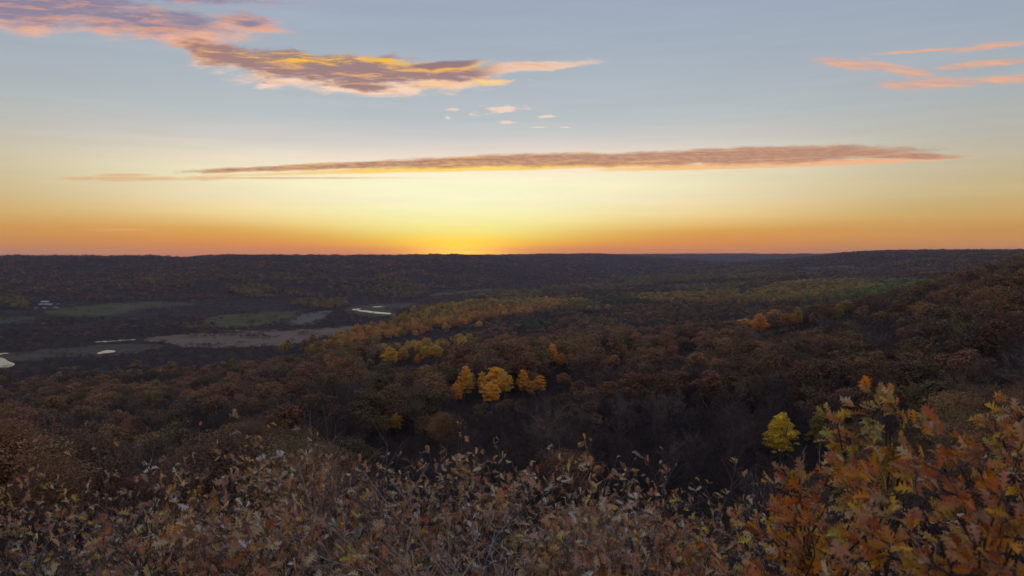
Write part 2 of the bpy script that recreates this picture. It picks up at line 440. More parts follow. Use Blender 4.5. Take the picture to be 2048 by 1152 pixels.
M_TWIG = bark_mat("grey_twig", (0.10, 0.08, 0.07), (0.34, 0.29, 0.26), 40)
M_GREYW = bark_mat("grey_deadwood", (0.20, 0.17, 0.15), (0.55, 0.48, 0.42), 30)
M_DTWIG = bark_mat("dark_twig", (0.03, 0.024, 0.021), (0.09, 0.075, 0.068), 40)
M_BARE = foliage_mat("bare_branches", 'INSTANCER', 0.0, 0.8)
M_BIRCH = bark_mat("birch_bark", (0.22, 0.20, 0.19), (0.62, 0.60, 0.58), 3)

# ------------------------------------------------------------------ ground, fields, water
WATER = [   # outlines read off the photo, laid on the level valley floor
    ("pond", "pale bright pond beside the dark oak wood at the valley's edge", [(-60, 716), (-20, 712), (6, 716), (16, 722), (30, 727), (24, 733), (6, 735), (-30, 738), (-80, 736)]),
    ("pond", "small bright almond-shaped pond in the meadow near the wood", [(194, 706), (206, 702), (216, 700), (232, 701.5), (226, 704), (214, 706), (200, 707.5)]),
    ("river", "thin silver reach of river winding past dark willows", [(188, 683), (206, 681.5), (222, 681), (240, 679.3), (271, 678), (270, 680), (248, 681.5), (226, 682.8), (208, 684), (192, 684.6)]),
    ("river", "short curl of river above the large pond", [(-10, 708), (4, 705.5), (16, 705), (18, 707), (4, 708.5), (-6, 711)]),
    ("river", "long narrow straight channel below the green field", [(430, 660.6), (470, 660.1), (520, 659.8), (580, 659.4), (640, 659.4), (600, 659.9), (520, 660.3), (470, 660.6)]),
    ("river", "brightest bend of river below the yellow aspen slope", [(704, 618.5), (712, 617), (722, 617.4), (718, 619.5), (736, 621), (752, 623.2), (770, 624.6), (782, 626), (780, 628.2), (764, 627.6), (744, 626), (730, 623.6), (712, 621.6)]),
    ("river", "far glint of river in the hazy valley", [(1164, 564.2), (1180, 563.6), (1196, 564), (1184, 565.2), (1168, 565.4)]),
    ("river", "faint river thread in the marsh", [(744, 613.5), (756, 612.4), (770, 612.2), (764, 613.6), (750, 614.4)]),
]
def smooth_loop(pts, n=6):
    P = np.array(pts, float); m = len(P); o = []
    for i in range(m):
        p0, p1, p2, p3 = P[(i - 1) % m], P[i], P[(i + 1) % m], P[(i + 2) % m]
        for k in range(n):
            t = k / n
            o.append(0.5 * ((2 * p1) + (-p0 + p2) * t + (2 * p0 - 5 * p1 + 4 * p2 - p3) * t * t + (-p0 + 3 * p1 - 3 * p2 + p3) * t ** 3))
    return np.array(o)
WPOLY = []
for nm, lab, pts in WATER:
    zf = 0.9 if pts[0][0] < 1100 else 4.0
    WPOLY.append(smooth_loop([flat(a, b, zf) for a, b in pts]))
FIELDS = [
    ("field", "olive green hay field on the bench beside the farm sheds", 'g1', [(110, 632), (90, 622), (150, 614), (230, 606), (300, 603.5), (360, 605), (395, 609), (330, 614), (280, 620), (230, 628), (170, 634)]),
    ("field", "small dark green field at the left foot of the far slope", 'g2', [(-60, 640), (30, 634), (80, 634), (60, 642), (20, 650), (-60, 656)]),
    ("field", "bright green wedge shaped field in the middle of the valley floor", 'g1', [(376, 656), (400, 642), (430, 632), (500, 627), (560, 623), (612, 621), (598, 630), (560, 644), (520, 652), (450, 656)]),
    ("field", "brownish stubble strip at the right end of the green wedge field", 'b1', [(566, 645), (600, 630), (628, 624), (668, 622), (650, 632), (640, 645), (600, 650)]),
    ("meadow", "wide tan reed meadow in front of the dark woods", 't1', [(300, 676), (380, 668), (470, 665), (560, 662), (660, 657), (740, 649), (764, 652), (720, 662), (660, 672), (600, 684), (540, 692), (450, 696), (370, 692), (310, 684)]),
    ("meadow", "tan marsh meadow between river and green field", 't2', [(430, 664), (480, 661.6), (600, 661.4), (700, 650), (660, 656), (560, 661.8)]),
    ("meadow", "grey green wet meadow around the ponds", 't3', [(-60, 712), (60, 702), (160, 694), (250, 688), (330, 690), (300, 702), (200, 712), (120, 716), (40, 722)]),
    ("field", "pale grassy clearing high on the right terrace", 't4', [(1570, 539), (1620, 534), (1700, 532), (1770, 534), (1740, 538), (1690, 539), (1620, 541)]),
    ("meadow", "pale strip of grass crossing the middle distance woods", 't4', [(1310, 572), (1400, 567), (1460, 564.5), (1440, 567), (1380, 571), (1330, 573)]),
    ("meadow", "marshy grey flat around the bright river bend", 't3', [(690, 626), (700, 614), (760, 608), (830, 607), (810, 616), (790, 628), (750, 634)]),
    ("meadow", "hazy flat meadow far up the valley", 't2', [(850, 590), (930, 581), (1000, 577), (1060, 575), (1010, 580), (940, 585), (880, 592)]),
]
FW = []
for nm, lab, kind, pts in FIELDS:
    w = [hit(a, b, 0.0, 6000, 300)[:2] for a, b in pts]
    FW.append(smooth_loop(w, 4))
_ground0 = ground
def poly_dist(x, y, P):
    d = np.full(np.shape(x), 1e9)
    for i in range(len(P)):
        a, b = P[i], P[(i + 1) % len(P)]; ab = b - a; L = max((ab ** 2).sum(), 1e-9)
        t = np.clip(((x - a[0]) * ab[0] + (y - a[1]) * ab[1]) / L, 0, 1)
        d = np.minimum(d, np.hypot(x - a[0] - t * ab[0], y - a[1] - t * ab[1]))
    return d
def ground(x, y):
    h = _ground0(x, y)
    for (nm, lab, pts), P in zip(WATER, WPOLY):
        bb0, bb1 = P.min(0) - 40, P.max(0) + 40
        near = (x > bb0[0]) & (x < bb1[0]) & (y > bb0[1]) & (y < bb1[1])
        if not np.any(near): continue
        zf = 0.9 if pts[0][0] < 1100 else 4.0
        xs, ys = x[near], y[near]
        ins = inside(xs, ys, P); d = poly_dist(xs, ys, P)
        bed = zf - 1.5
        cap = np.where(ins, bed, np.minimum(zf - 0.1 + np.maximum(d - 10, 0) * 0.08, 1e9))
        h[near] = np.minimum(h[near], cap)
    return h

NA, af = 620, 0.86
aa = np.concatenate([np.linspace(-math.pi, -af, 60)[:-1], np.linspace(-af, af, NA), np.linspace(af, math.pi, 60)[1:]])
rr = [0.4]
while rr[-1] < 11000:
    r = rr[-1]
    st = r * 0.045 if r < 260 else (12.0 if r < 3800 else r * 0.012)
    rr.append(r + max(st, 0.12))
rr = np.array(rr)
GA, GR = np.meshgrid(aa, rr, indexing='ij')
gx, gy = np.sin(GA) * GR, np.cos(GA) * GR
gz = ground(gx.ravel(), gy.ravel()).reshape(gx.shape)
na, nr = gx.shape
verts = np.stack([gx.ravel(), gy.ravel(), gz.ravel()], 1)
ii, jj = np.meshgrid(np.arange(na - 1), np.arange(nr - 1), indexing='ij')
q = np.stack([ii * nr + jj, ii * nr + jj + 1, (ii + 1) * nr + jj + 1, (ii + 1) * nr + jj], -1).reshape(-1, 4)[:, ::-1]
cen = verts[q].mean(1)
jx = (fbm(cen[:, 0], cen[:, 1], 25, 2, 51) - .5) * 22; jy = (fbm(cen[:, 0], cen[:, 1], 25, 2, 61) - .5) * 30
owner = np.full(len(q), -1)
for k, P in enumerate(FW):
    m = inside(cen[:, 0] + jx, cen[:, 1] + jy, P) & (owner < 0) & (cen[:, 1] > 200)
    owner[m] = k
def ground_mat(name, c1, c2, c3, scale=0.03, fine_s=0.6):
    m, t, b = material(name)
    g = t.nodes.new('ShaderNodeNewGeometry')
    n1 = noise(t, g.outputs['Position'], scale, 6, 0.6); n2 = noise(t, g.outputs['Position'], fine_s, 4, 0.7)
    c = ramp(t, n1, [(0.35, c1), (0.55, c2), (0.7, c3)])
    c = scalec(t, c, n2.lerp(0.3, 0.7, 0.7, 1.3))
    t.links.new(c, b.inputs['Base Color']); b.inputs['Roughness'].default_value = 0.95
    b.inputs['Specular IOR Level'].default_value = 0.1
    bu = t.nodes.new('ShaderNodeBump'); bu.inputs['Strength'].default_value = 0.6; bu.inputs['Distance'].default_value = 0.3
    t.links.new(n2.s, bu.inputs['Height']); t.links.new(bu.outputs[0], b.inputs['Normal'])
    return m
M_GROUND = ground_mat("forest_floor", (0.035, 0.025, 0.019), (0.06, 0.042, 0.031), (0.045, 0.042, 0.027), 0.02, 1.1)
FM = {'g1': ground_mat("green_field_grass", (0.085, 0.085, 0.030), (0.115, 0.105, 0.038), (0.15, 0.115, 0.05), 0.012, 0.15),
      'g2': ground_mat("dark_field_grass", (0.07, 0.078, 0.035), (0.085, 0.09, 0.04), (0.09, 0.085, 0.045), 0.012, 0.15),
      'b1': ground_mat("stubble", (0.15, 0.125, 0.095), (0.19, 0.16, 0.125), (0.14, 0.125, 0.08), 0.015, 0.15),
      't1': ground_mat("reed_meadow", (0.20, 0.140, 0.095), (0.25, 0.175, 0.12), (0.16, 0.12, 0.07), 0.012, 0.12),
      't2': ground_mat("marsh_meadow", (0.13, 0.095, 0.06), (0.17, 0.125, 0.08), (0.11, 0.09, 0.05), 0.012, 0.12),
      't3': ground_mat("wet_meadow", (0.09, 0.075, 0.045), (0.12, 0.095, 0.06), (0.075, 0.075, 0.035), 0.012, 0.12),
      't4': ground_mat("clearing_grass", (0.115, 0.095, 0.068), (0.14, 0.115, 0.08), (0.11, 0.10, 0.065), 0.012, 0.12)}
def submesh(name, sel, mat):
    f = q[sel]; u, inv = np.unique(f, return_inverse=True)
    return mesh(name, verts[u], inv.reshape(-1, 4), mat, smooth_=True)
obj("ground", submesh("ground", owner < 0, M_GROUND), kind='structure', label="leaf littered valley slopes and floor under the woods")
for k, (nm, lab, kd, pts) in enumerate(FIELDS):
    if (owner == k).sum() > 2:
        obj(nm, submesh(nm, owner == k, FM[kd]), kind='structure', label=lab)
mw, t, b = material("river_water")
b.inputs['Base Color'].default_value = (0.02, 0.025, 0.025, 1); b.inputs['Roughness'].default_value = 0.16; b.inputs['IOR'].default_value = 1.33
b.inputs['Specular IOR Level'].default_value = 1.0
g = t.nodes.new('ShaderNodeNewGeometry')
bu = t.nodes.new('ShaderNodeBump'); bu.inputs['Strength'].default_value = 0.25; bu.inputs['Distance'].default_value = 0.04
t.links.new(noise(t, g.outputs['Position'], 0.8, 3).s, bu.inputs['Height']); t.links.new(bu.outputs[0], b.inputs['Normal'])
for (nm, lab, pts), P in zip(WATER, WPOLY):
    zf = 0.9 if pts[0][0] < 1100 else 4.0
    c = P.mean(0)
    jit = (fbm(P[:, 0] * 1.0, P[:, 1] * 1.0, 9, 2, 5) - 0.5)[:, None] * 3.0
    nrm = (P - c) / np.maximum(np.linalg.norm(P - c, axis=1)[:, None], 1e-6)
    P = P + nrm * jit
    me = bpy.data.meshes.new(nm)
    me.from_pydata([(a, b_, zf - 0.15) for a, b_ in P], [], [list(range(len(P)))])
    me.materials.append(mw)
    if me.polygons[0].normal.z < 0: me.flip_normals()
    obj(nm, me, kind='structure', label=lab)

# ------------------------------------------------------------------ tree meshes
def rand_dirs(n, g):
    v = g.normal(size=(n, 3)); return v / np.linalg.norm(v, axis=1)[:, None]
def leaf_quads(pos, nrm, size, g):
    """rhombic leaf clumps at pos facing nrm"""
    n = len(pos)
    t1 = np.cross(nrm, rand_dirs(n, g)); t1 /= np.maximum(np.linalg.norm(t1, axis=1)[:, None], 1e-6)
    t2 = np.cross(nrm, t1)
    s = size * g.uniform(0.6, 1.4, (n, 1))
    a = s * g.uniform(0.7, 1.1, (n, 1)); b = s * g.uniform(0.35, 0.7, (n, 1))
    P = np.stack([pos - t1 * a, pos + t2 * b + t1 * a * .15, pos + t1 * a, pos - t2 * b - t1 * a * .1], 1).reshape(-1, 3)
    return P, np.arange(4 * n).reshape(-1, 4)
def crown(g, n, size, blobs, br, centre_, rad, shape='dome', top_bias=0.35):
    bc = []
    while len(bc) < blobs:
        d = rand_dirs(1, g)[0]; k = g.uniform(0.35, 0.92)
        p = d * k
        if shape == 'dome' and p[2] < -0.55: continue
        if shape == 'cone':
            w = 1.0 - 0.75 * ((p[2] + 1) / 2) ** 1.3
            p = np.array([p[0] * w * 1.25, p[1] * w * 1.25, p[2]])
        bc.append(p)
    bc = np.array(bc) * rad + centre_
    brs = br * g.uniform(0.65, 1.35, blobs); bv = g.uniform(-0.22, 0.22, blobs)
    w = brs ** 2; k = g.choice(blobs, n, p=w / w.sum())
    d = rand_dirs(n, g); d[:, 2] = np.where((d[:, 2] < 0) & (g.uniform(size=n) < 0.55), -d[:, 2], d[:, 2])
    rr_ = brs[k] * g.uniform(0.55, 1.08, n) ** 0.6
    pos = bc[k] + d * rr_[:, None] * np.array([1, 1, 0.8])
    nrm = d * 0.8 + rand_dirs(n, g) * 0.8 + np.array([0, 0, top_bias]); nrm /= np.linalg.norm(nrm, axis=1)[:, None]
    P, F = leaf_quads(pos, nrm, size, g)
    return P, F, np.clip(0.5 + bv[k] + g.normal(0, 0.2, n), 0, 1)
def tube(path, radii, sides=5):
    path = np.asarray(path, float); n = len(path); vs = []
    for i in range(n):
        t = path[min(i + 1, n - 1)] - path[max(i - 1, 0)]; t /= np.linalg.norm(t) + 1e-9
        a = np.cross(t, [0, 0, 1.0] if abs(t[2]) < 0.9 else [1.0, 0, 0]); a /= np.linalg.norm(a) + 1e-9; b_ = np.cross(t, a)
        for k in range(sides):
            th = 2 * math.pi * k / sides
            vs.append(path[i] + radii[i] * (math.cos(th) * a + math.sin(th) * b_))
    fs = [(i * sides + k, i * sides + (k + 1) % sides, (i + 1) * sides + (k + 1) % sides, (i + 1) * sides + k) for i in range(n - 1) for k in range(sides)]
    return np.array(vs), np.array(fs)
class Build:
    def __init__(self): self.v, self.f, self.n, self.c = [], {3: [], 4: []}, 0, {3: [], 4: []}
    def add(self, v, f, var=None):
        f = np.asarray(f); k = f.shape[1]
        self.f[k].append(f + self.n); self.v.append(v); self.n += len(v)
        self.c[k].append(np.full(len(f), 0.5) if var is None else np.broadcast_to(var, len(f)))
    def tube(self, path, radii, sides=5, var=None):
        v, f = tube(path, radii, sides); self.add(v, f, var)
    def mesh(self, name, mat, smooth_=False, tint=None):
        fs = [np.concatenate(self.f[k]) for k in (3, 4) if self.f[k]]
        cs = np.concatenate([np.concatenate(self.c[k]) for k in (3, 4) if self.f[k]])
        return mesh(name, np.concatenate(self.v), fs, mat, cs, smooth_, tint)
def branching(g, B, base, height, spread, n1, n2, n3, rad, tw, up=0.6, lean=(0, 0), sides=5, stop=0.95):
    """trunk, limbs and twigs; twigs are thin triangles"""
    base = np.asarray(base, float)
    top = base + np.array([lean[0], lean[1], height * stop])
    wob = g.normal(0, 0.02 * height, (6, 3)); wob[0] = 0; wob[:, 2] = 0
    tr = np.array([base + (top - base) * i / 5 for i in range(6)]) + np.cumsum(wob, 0) * 0.5
    B.tube(tr, [rad * (1 - 0.16 * i) for i in range(6)], sides)
    ends = []
    for i in range(n1):
        f = g.uniform(0.25, 1.0); k = min(int(f * 5), 4); p = tr[k] + (tr[k + 1] - tr[k]) * (f * 5 - k)
        th = g.uniform(0, 2 * math.pi); L = spread * g.uniform(0.6, 1.1) * (1.15 - 0.6 * f)
        d = np.array([math.cos(th), math.sin(th), up + g.uniform(-.2, .5)])
        pts = [p]
        for s_ in range(3):
            pts.append(pts[-1] + d * L / 3); d = d + g.normal(0, 0.22, 3) + np.array([0, 0, 0.12])
        r0 = rad * 0.42 * (1.2 - 0.6 * f)
        B.tube(pts, [r0, r0 * .75, r0 * .5, r0 * .25], 3)
        for j in range(n2):
            f2 = g.uniform(0.2, 1.0) * 3; k2 = min(int(f2), 2); p2 = pts[k2] + (pts[k2 + 1] - pts[k2]) * (f2 - k2)
            d2_ = rand_dirs(1, g)[0] * 0.8 + np.array([math.cos(th) * .4, math.sin(th) * .4, 0.55]); L2 = L * g.uniform(0.25, 0.5)
            e2 = p2 + d2_ * L2
            side = np.cross(d2_, rand_dirs(1, g)[0]); side /= np.linalg.norm(side); w = r0 * 0.3 + tw * .5
            B.add(np.array([p2 - side * w, p2 + side * w, e2 + side * tw * .3, e2 - side * tw * .3]), [(0, 1, 2, 3)], g.uniform(0.2, 0.8))
            m3 = n3
            b0 = p2 + (e2 - p2) * g.uniform(0.2, 1.0, (m3, 1)); d3 = rand_dirs(m3, g) * .9 + d2_ * .6 + np.array([0, 0, .3])
            e3 = b0 + d3 * (L2 * g.uniform(0.3, 0.8, (m3, 1)))
            sd_ = np.cross(d3, rand_dirs(m3, g)); sd_ /= np.linalg.norm(sd_, axis=1)[:, None] + 1e-9
            vv = np.stack([b0 - sd_ * tw * .5, b0 + sd_ * tw * .5, e3], 1).reshape(-1, 3)
            B.add(vv, np.arange(3 * m3).reshape(-1, 3), g.uniform(0.1, 0.9, m3))
            ends.append(e2)
    return ends
G = np.random.default_rng(3)
def oak_crown(n, size, blobs, k):
    g = np.random.default_rng(100 + k)
    if k % 2: n = int(n * 0.6); blobs = int(blobs * 0.7)
    P, F, c = crown(g, n, size, blobs, g.uniform(0.8, 1.15), np.array([g.normal(0, .3), g.normal(0, .3), 5.3]), np.array([2.7, 2.7, 2.9]) * g.uniform(0.78, 1.22, 3), 'dome')
    B = Build(); B.add(P, F, c)
    if n > 1000:      # bare leaders and twigs showing through the leaves
        branching(g, B, (0, 0, -1.0), 8.0, 3.6, 16 if k % 2 else 10, 5, 9, 0.12, 0.03 if n > 6000 else 0.05, 0.7)
    return B.mesh("crown", M_FOL)
def aspen_crown(n, size, blobs, k, shape='cone'):
    g = np.random.default_rng(200 + k)
    P, F, c = crown(g, n, size, int(blobs * 2.6), 0.42 if n > 3000 else 0.6, np.array([0, 0, 7.0]), np.array([1.9, 1.9, 4.2]), shape)
    return mesh("crown", P, F, M_ASP, c)
def trunk_mesh(k, H, rad, spread, mat, up=0.7):
    g = np.random.default_rng(300 + k); B = Build()
    branching(g, B, (0, 0, -1.0), H, spread, 9, 4, 3, rad, 0.03, up)
    return B.mesh("trunk", mat)
def bare_mesh(k, n1, n2, n3, tw, H=8.2):
    g = np.random.default_rng(400 + k); B = Build()
    branching(g, B, (0, 0, -1.0), H, 3.4, n1, n2, n3, 0.13, tw, 0.75)
    return B.mesh("branches", M_BARE)
OAK0 = [oak_crown(15000, 0.085, 64, k) for k in range(4)]
OAK1 = [oak_crown(2600, 0.22, 34, 10 + k) for k in range(4)]
OAK2 = [oak_crown(420, 0.50, 20, 20 + k) for k in range(5)]
OAK3 = [oak_crown(110, 0.95, 12, 30 + k) for k in range(5)]
ASP0 = [aspen_crown(7500, 0.12, 48, k, 'cone' if k != 2 else 'dome') for k in range(4)]
ASP1 = [aspen_crown(1100, 0.28, 26, 10 + k, 'dome' if k > 1 else 'cone') for k in range(4)]
ASP2 = [aspen_crown(200, 0.60, 14, 20 + k, 'dome') for k in range(4)]
BARE0 = [bare_mesh(k, 26, 9, 14, 0.028) for k in range(4)]
BARE1 = [bare_mesh(10 + k, 14, 6, 7, 0.075) for k in range(4)]
BARE2 = [bare_mesh(20 + k, 9, 3, 5, 0.20) for k in range(4)]
TRUNK = [trunk_mesh(k, 7.0, 0.16, 2.6, M_BARK) for k in range(4)]
ATRUNK = [trunk_mesh(10 + k, 10.0, 0.09, 1.4, M_TWIG, 1.2) for k in range(3)]

# ------------------------------------------------------------------ where trees stand
runmax = np.maximum.accumulate(np.where(GR < 60, -9.0, (gz + 4 - EYE) / GR), axis=1)
def seen(x, y, top):
    a = np.arctan2(x, y); r = np.hypot(x, y)
    i = np.clip(np.searchsorted(aa, a), 0, na - 1); j = np.clip(np.searchsorted(rr, r) - 2, 0, nr - 1)
    return (top - EYE) / r > runmax[i, j] - 0.0025 - 6.0 / r
def scatter(r0, r1, sp, g):
    hw = r1 * 0.78; n = int(hw / sp)
    X, Y = np.meshgrid(np.arange(-n, n + 1) * sp, np.arange(int(r0 * 0.55 / sp), int(r1 / sp) + 1) * sp)
    X = X.ravel() + g.uniform(-.5, .5, X.size) * sp; Y = Y.ravel() + g.uniform(-.5, .5, Y.size) * sp
    r = np.hypot(X, Y)
    k = (r >= r0) & (r < r1) & (np.abs(X) < 0.74 * Y + 12)
    return X[k], Y[k]
BANDS = [(30, 320, 8.0, 0), (320, 700, 8.8, 1), (700, 1600, 9.6, 2), (1600, 3800, 11.0, 3), (3800, 10500, 18.0, 4)]
pts = []
for r0, r1, sp, lod in BANDS:
    X, Y = scatter(r0, r1, sp, rng); Zg = ground(X, Y)
    k = seen(X, Y, Zg + 9)
    X, Y, Zg = X[k], Y[k], Zg[k]
    pts.append(np.stack([X, Y, Zg, np.full(len(X), lod)], 1))
pts = np.concatenate(pts)
X, Y, ZG, LOD = pts.T
N = len(X)
PX, PY = proj(X, Y, ZG + 7.0)
free = np.ones(N, bool)
_wx = (fbm(X, Y, 35, 3, 151) - .5) * 60; _wy = (fbm(X, Y, 35, 3, 161) - .5) * 90
for (nm, lab, kd, _), P in zip(FIELDS, FW): free &= ~(inside(X + _wx, Y + _wy, P) & inside(X, Y, P) & (fbm(X, Y, 28, 3, 171) < 0.64))
for P in WPOLY:
    bb0, bb1 = P.min(0) - 30, P.max(0) + 30
    m = (X > bb0[0]) & (X < bb1[0]) & (Y > bb0[1]) & (Y < bb1[1])
    if m.any(): free[m] &= ~(inside(X[m], Y[m], P) | (poly_dist(X[m], Y[m], P) < 9))
n1 = fbm(X, Y, 60, 3, 71); n2 = fbm(X, Y, 220, 3, 81); n3 = fbm(X, Y, 25, 2, 91)
level = (ZG < 3.0)
# the valley floor is open: trees only in willow and aspen stands there
stand = level & (X < -100) & (PY > 604)
free &= ~(stand & (fbm(X, Y, 75, 3, 77) < 0.36) & (PX < 820))
# regions of colour, read off the photo and kept as places on the ground
REG = [  # (polygon in photo, probability, tint, spread)
    ([(640, 690), (680, 668), (740, 652), (820, 642), (900, 630), (1000, 614), (1090, 604), (1140, 614), (1040, 628), (960, 640), (880, 656), (760, 676), (680, 690)], 0.85, (0.62, 0.36, 0.08)),
    ([(740, 652), (770, 634), (860, 614), (960, 602), (1080, 598), (1180, 602), (1090, 612), (1000, 622), (900, 638), (820, 648)], 0.85, (0.52, 0.36, 0.08)),
    ([(1010, 600), (1100, 606), (1200, 604), (1180, 618), (1110, 620), (1080, 626)], 0.7, (0.30, 0.25, 0.07)),
    ([(930, 592), (1020, 584), (1085, 583), (1080, 592), (1000, 598)], 0.8, (0.33, 0.26, 0.08)),
    ([(1490, 592), (1540, 572), (1600, 562), (1700, 560), (1780, 572), (1680, 588), (1600, 602), (1480, 604)], 0.9, (0.46, 0.33, 0.08)),
    ([(1640, 566), (1700, 559), (1800, 558), (1880, 566), (1850, 580), (1760, 592), (1660, 600), (1580, 604), (1640, 588)], 0.9, (0.27, 0.28, 0.07)),
    ([(1260, 594), (1360, 588), (1460, 582), (1500, 590), (1480, 606), (1380, 604), (1280, 602)], 0.85, (0.46, 0.32, 0.08)),
    ([(1170, 600), (1230, 592), (1310, 590), (1300, 602), (1200, 606)], 0.7, (0.17, 0.18, 0.06)),
    ([(1350, 580), (1400, 572), (1500, 562), (1560, 562), (1500, 574), (1420, 584)], 0.75, (0.28, 0.23, 0.07)),
    ([(1240, 566), (1300, 552), (1400, 546), (1500, 540), (1650, 545), (1640, 552), (1500, 556), (1400, 562), (1280, 572)], 0.6, (0.30, 0.24, 0.08)),
    ([(1380, 540), (1500, 530), (1560, 532), (1500, 545), (1400, 550)], 0.35, (0.32, 0.22, 0.09)),
    ([(1080, 575), (1160, 568), (1240, 570), (1260, 580), (1120, 584)], 0.5, (0.30, 0.22, 0.08)),
    ([(1780, 522), (1860, 520), (1860, 532), (1790, 532)], 0.5, (0.30, 0.25, 0.09)),
    ([(450, 574), (510, 568), (555, 580), (500, 590), (470, 585)], 0.9, (0.36, 0.28, 0.07)),
    ([(290, 558), (328, 558), (328, 566), (290, 565)], 0.9, (0.34, 0.27, 0.07)),
    ([(352, 566), (386, 565), (386, 572), (352, 572)], 0.9, (0.34, 0.27, 0.07)),
    ([(180, 576), (204, 575), (204, 582), (180, 582)], 0.9, (0.34, 0.27, 0.07)),
    ([(-40, 594), (20, 592), (60, 600), (50, 614), (-40, 618)], 0.75, (0.30, 0.23, 0.07)),
    ([(590, 602), (690, 598), (695, 612), (640, 614), (590, 608)], 0.6, (0.36, 0.26, 0.08)),
    ([(650, 560), (760, 552), (840, 562), (860, 590), (800, 596), (720, 586), (660, 576)], 0.42, (0.30, 0.24, 0.09)),
    ([(430, 548), (560, 546), (660, 556), (600, 566), (440, 560)], 0.25, (0.30, 0.24, 0.09)),
    ([(560, 690), (700, 672), (760, 676), (780, 700), (700, 706), (560, 706)], 0.3, (0.42, 0.27, 0.06)),
    ([(740, 708), (780, 690), (830, 690), (900, 684), (940, 674), (960, 690), (900, 712), (800, 720)], 0.45, (0.55, 0.38, 0.07)),
    ([(1020, 645), (1060, 640), (1100, 644), (1090, 656), (1030, 656)], 0.85, (0.15, 0.17, 0.055)),
    ([(1150, 640), (1200, 636), (1230, 646), (1200, 656)], 0.5, (0.26, 0.21, 0.07)),
    ([(1330, 620), (1420, 612), (1420, 640), (1350, 644)], 0.35, (0.24, 0.18, 0.07)),
]
KIND = np.where(n1 * 0.7 + n3 * 0.5 + rng.normal(0, 0.07, N) < 0.535 + 0.10 * (LOD >= 3) + 0.25 * (ZG < 3.0), 1, 0)      # 0 oak, 1 leafless, 2 aspen
ravine = 1.1 * np.exp(-(((PX - 1200) / 380) ** 2 + ((PY - 915) / 50) ** 2)) + 0.7 * np.exp(-(((PX - 1540) / 120) ** 2 + ((PY - 870) / 60) ** 2)) + 0.8 * np.exp(-(((PX - 560) / 200) ** 2 + ((PY - 850) / 50) ** 2)) + 0.7 * np.exp(-(((PX - 1850) / 200) ** 2 + ((PY - 740) / 40) ** 2))
KIND = np.where(rng.uniform(size=N) < ravine * 1.05, 1, KIND)
oakc = np.array([(0.25, 0.140, 0.066), (0.19, 0.120, 0.070), (0.31, 0.185, 0.075), (0.20, 0.150, 0.060), (0.28, 0.135, 0.070)])
pick = rng.integers(0, 5, N)
TINT = oakc[pick] * (0.72 + 0.75 * n2[:, None]) * rng.uniform(0.7, 1.3, (N, 1))
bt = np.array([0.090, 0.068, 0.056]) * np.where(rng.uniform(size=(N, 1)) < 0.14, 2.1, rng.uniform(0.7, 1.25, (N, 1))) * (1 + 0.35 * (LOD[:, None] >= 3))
TINT = np.where((np.hypot(X, Y) < 175)[:, None], TINT * np.array([0.84, 0.84, 0.84]), TINT)
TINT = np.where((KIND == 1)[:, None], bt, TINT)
REGI = np.full(N, -1)
for k, (P, pr, tn) in enumerate(REG):
    m = inside(PX + rng.normal(0, 3, N), PY + rng.normal(0, 1.2, N), P) & (REGI < 0) & (rng.uniform(size=N) < pr)
    KIND[m] = 2; REGI[m] = k
    TINT[m] = np.array(tn) * rng.uniform(0.65, 1.3, (m.sum(), 1)) * (1 + rng.normal(0, 0.07, (m.sum(), 3)))
# odd aspens through the woods
odd = (KIND == 0) & (rng.uniform(size=N) < 0.02) & (LOD > 1)
KIND[odd] = 2; TINT[odd] = np.array((0.34, 0.22, 0.07)) * rng.uniform(0.5, 1.1, (odd.sum(), 1))
SC = rng.uniform(0.66, 1.28, N) * (0.85 + 0.35 * n1)
low = stand | (level & (KIND != 2))
SC = np.where(low & (KIND != 2), SC * 0.62, SC)
SX = SC * rng.uniform(0.88, 1.18, N); SX = np.where(LOD == 3, SX * 1.45, np.where(LOD == 4, SX * 2.4, np.where(LOD == 2, SX * 1.05, SX)))
SX = np.where((KIND == 2) & (LOD >= 2), SX * 1.75, SX)
SX = np.where((KIND != 2) & (LOD <= 1), SX * 1.42, np.where((KIND != 2) & (LOD == 2), SX * 1.25, SX))
SX = np.where(low & (KIND != 2), SX * 1.5, SX)
SZ = np.where(LOD == 4, SC * 1.1, np.where((LOD <= 1) & (KIND != 2), SC * 1.15, SC)); SZ = np.where(low & (KIND != 2), SZ * 0.75, SZ)
ROT = rng.uniform(0, 2 * math.pi, N)
SX = SX * np.where(LOD < 2, 1.28, 1.1); SZ = SZ * np.where(LOD < 2, 1.3, 1.15)

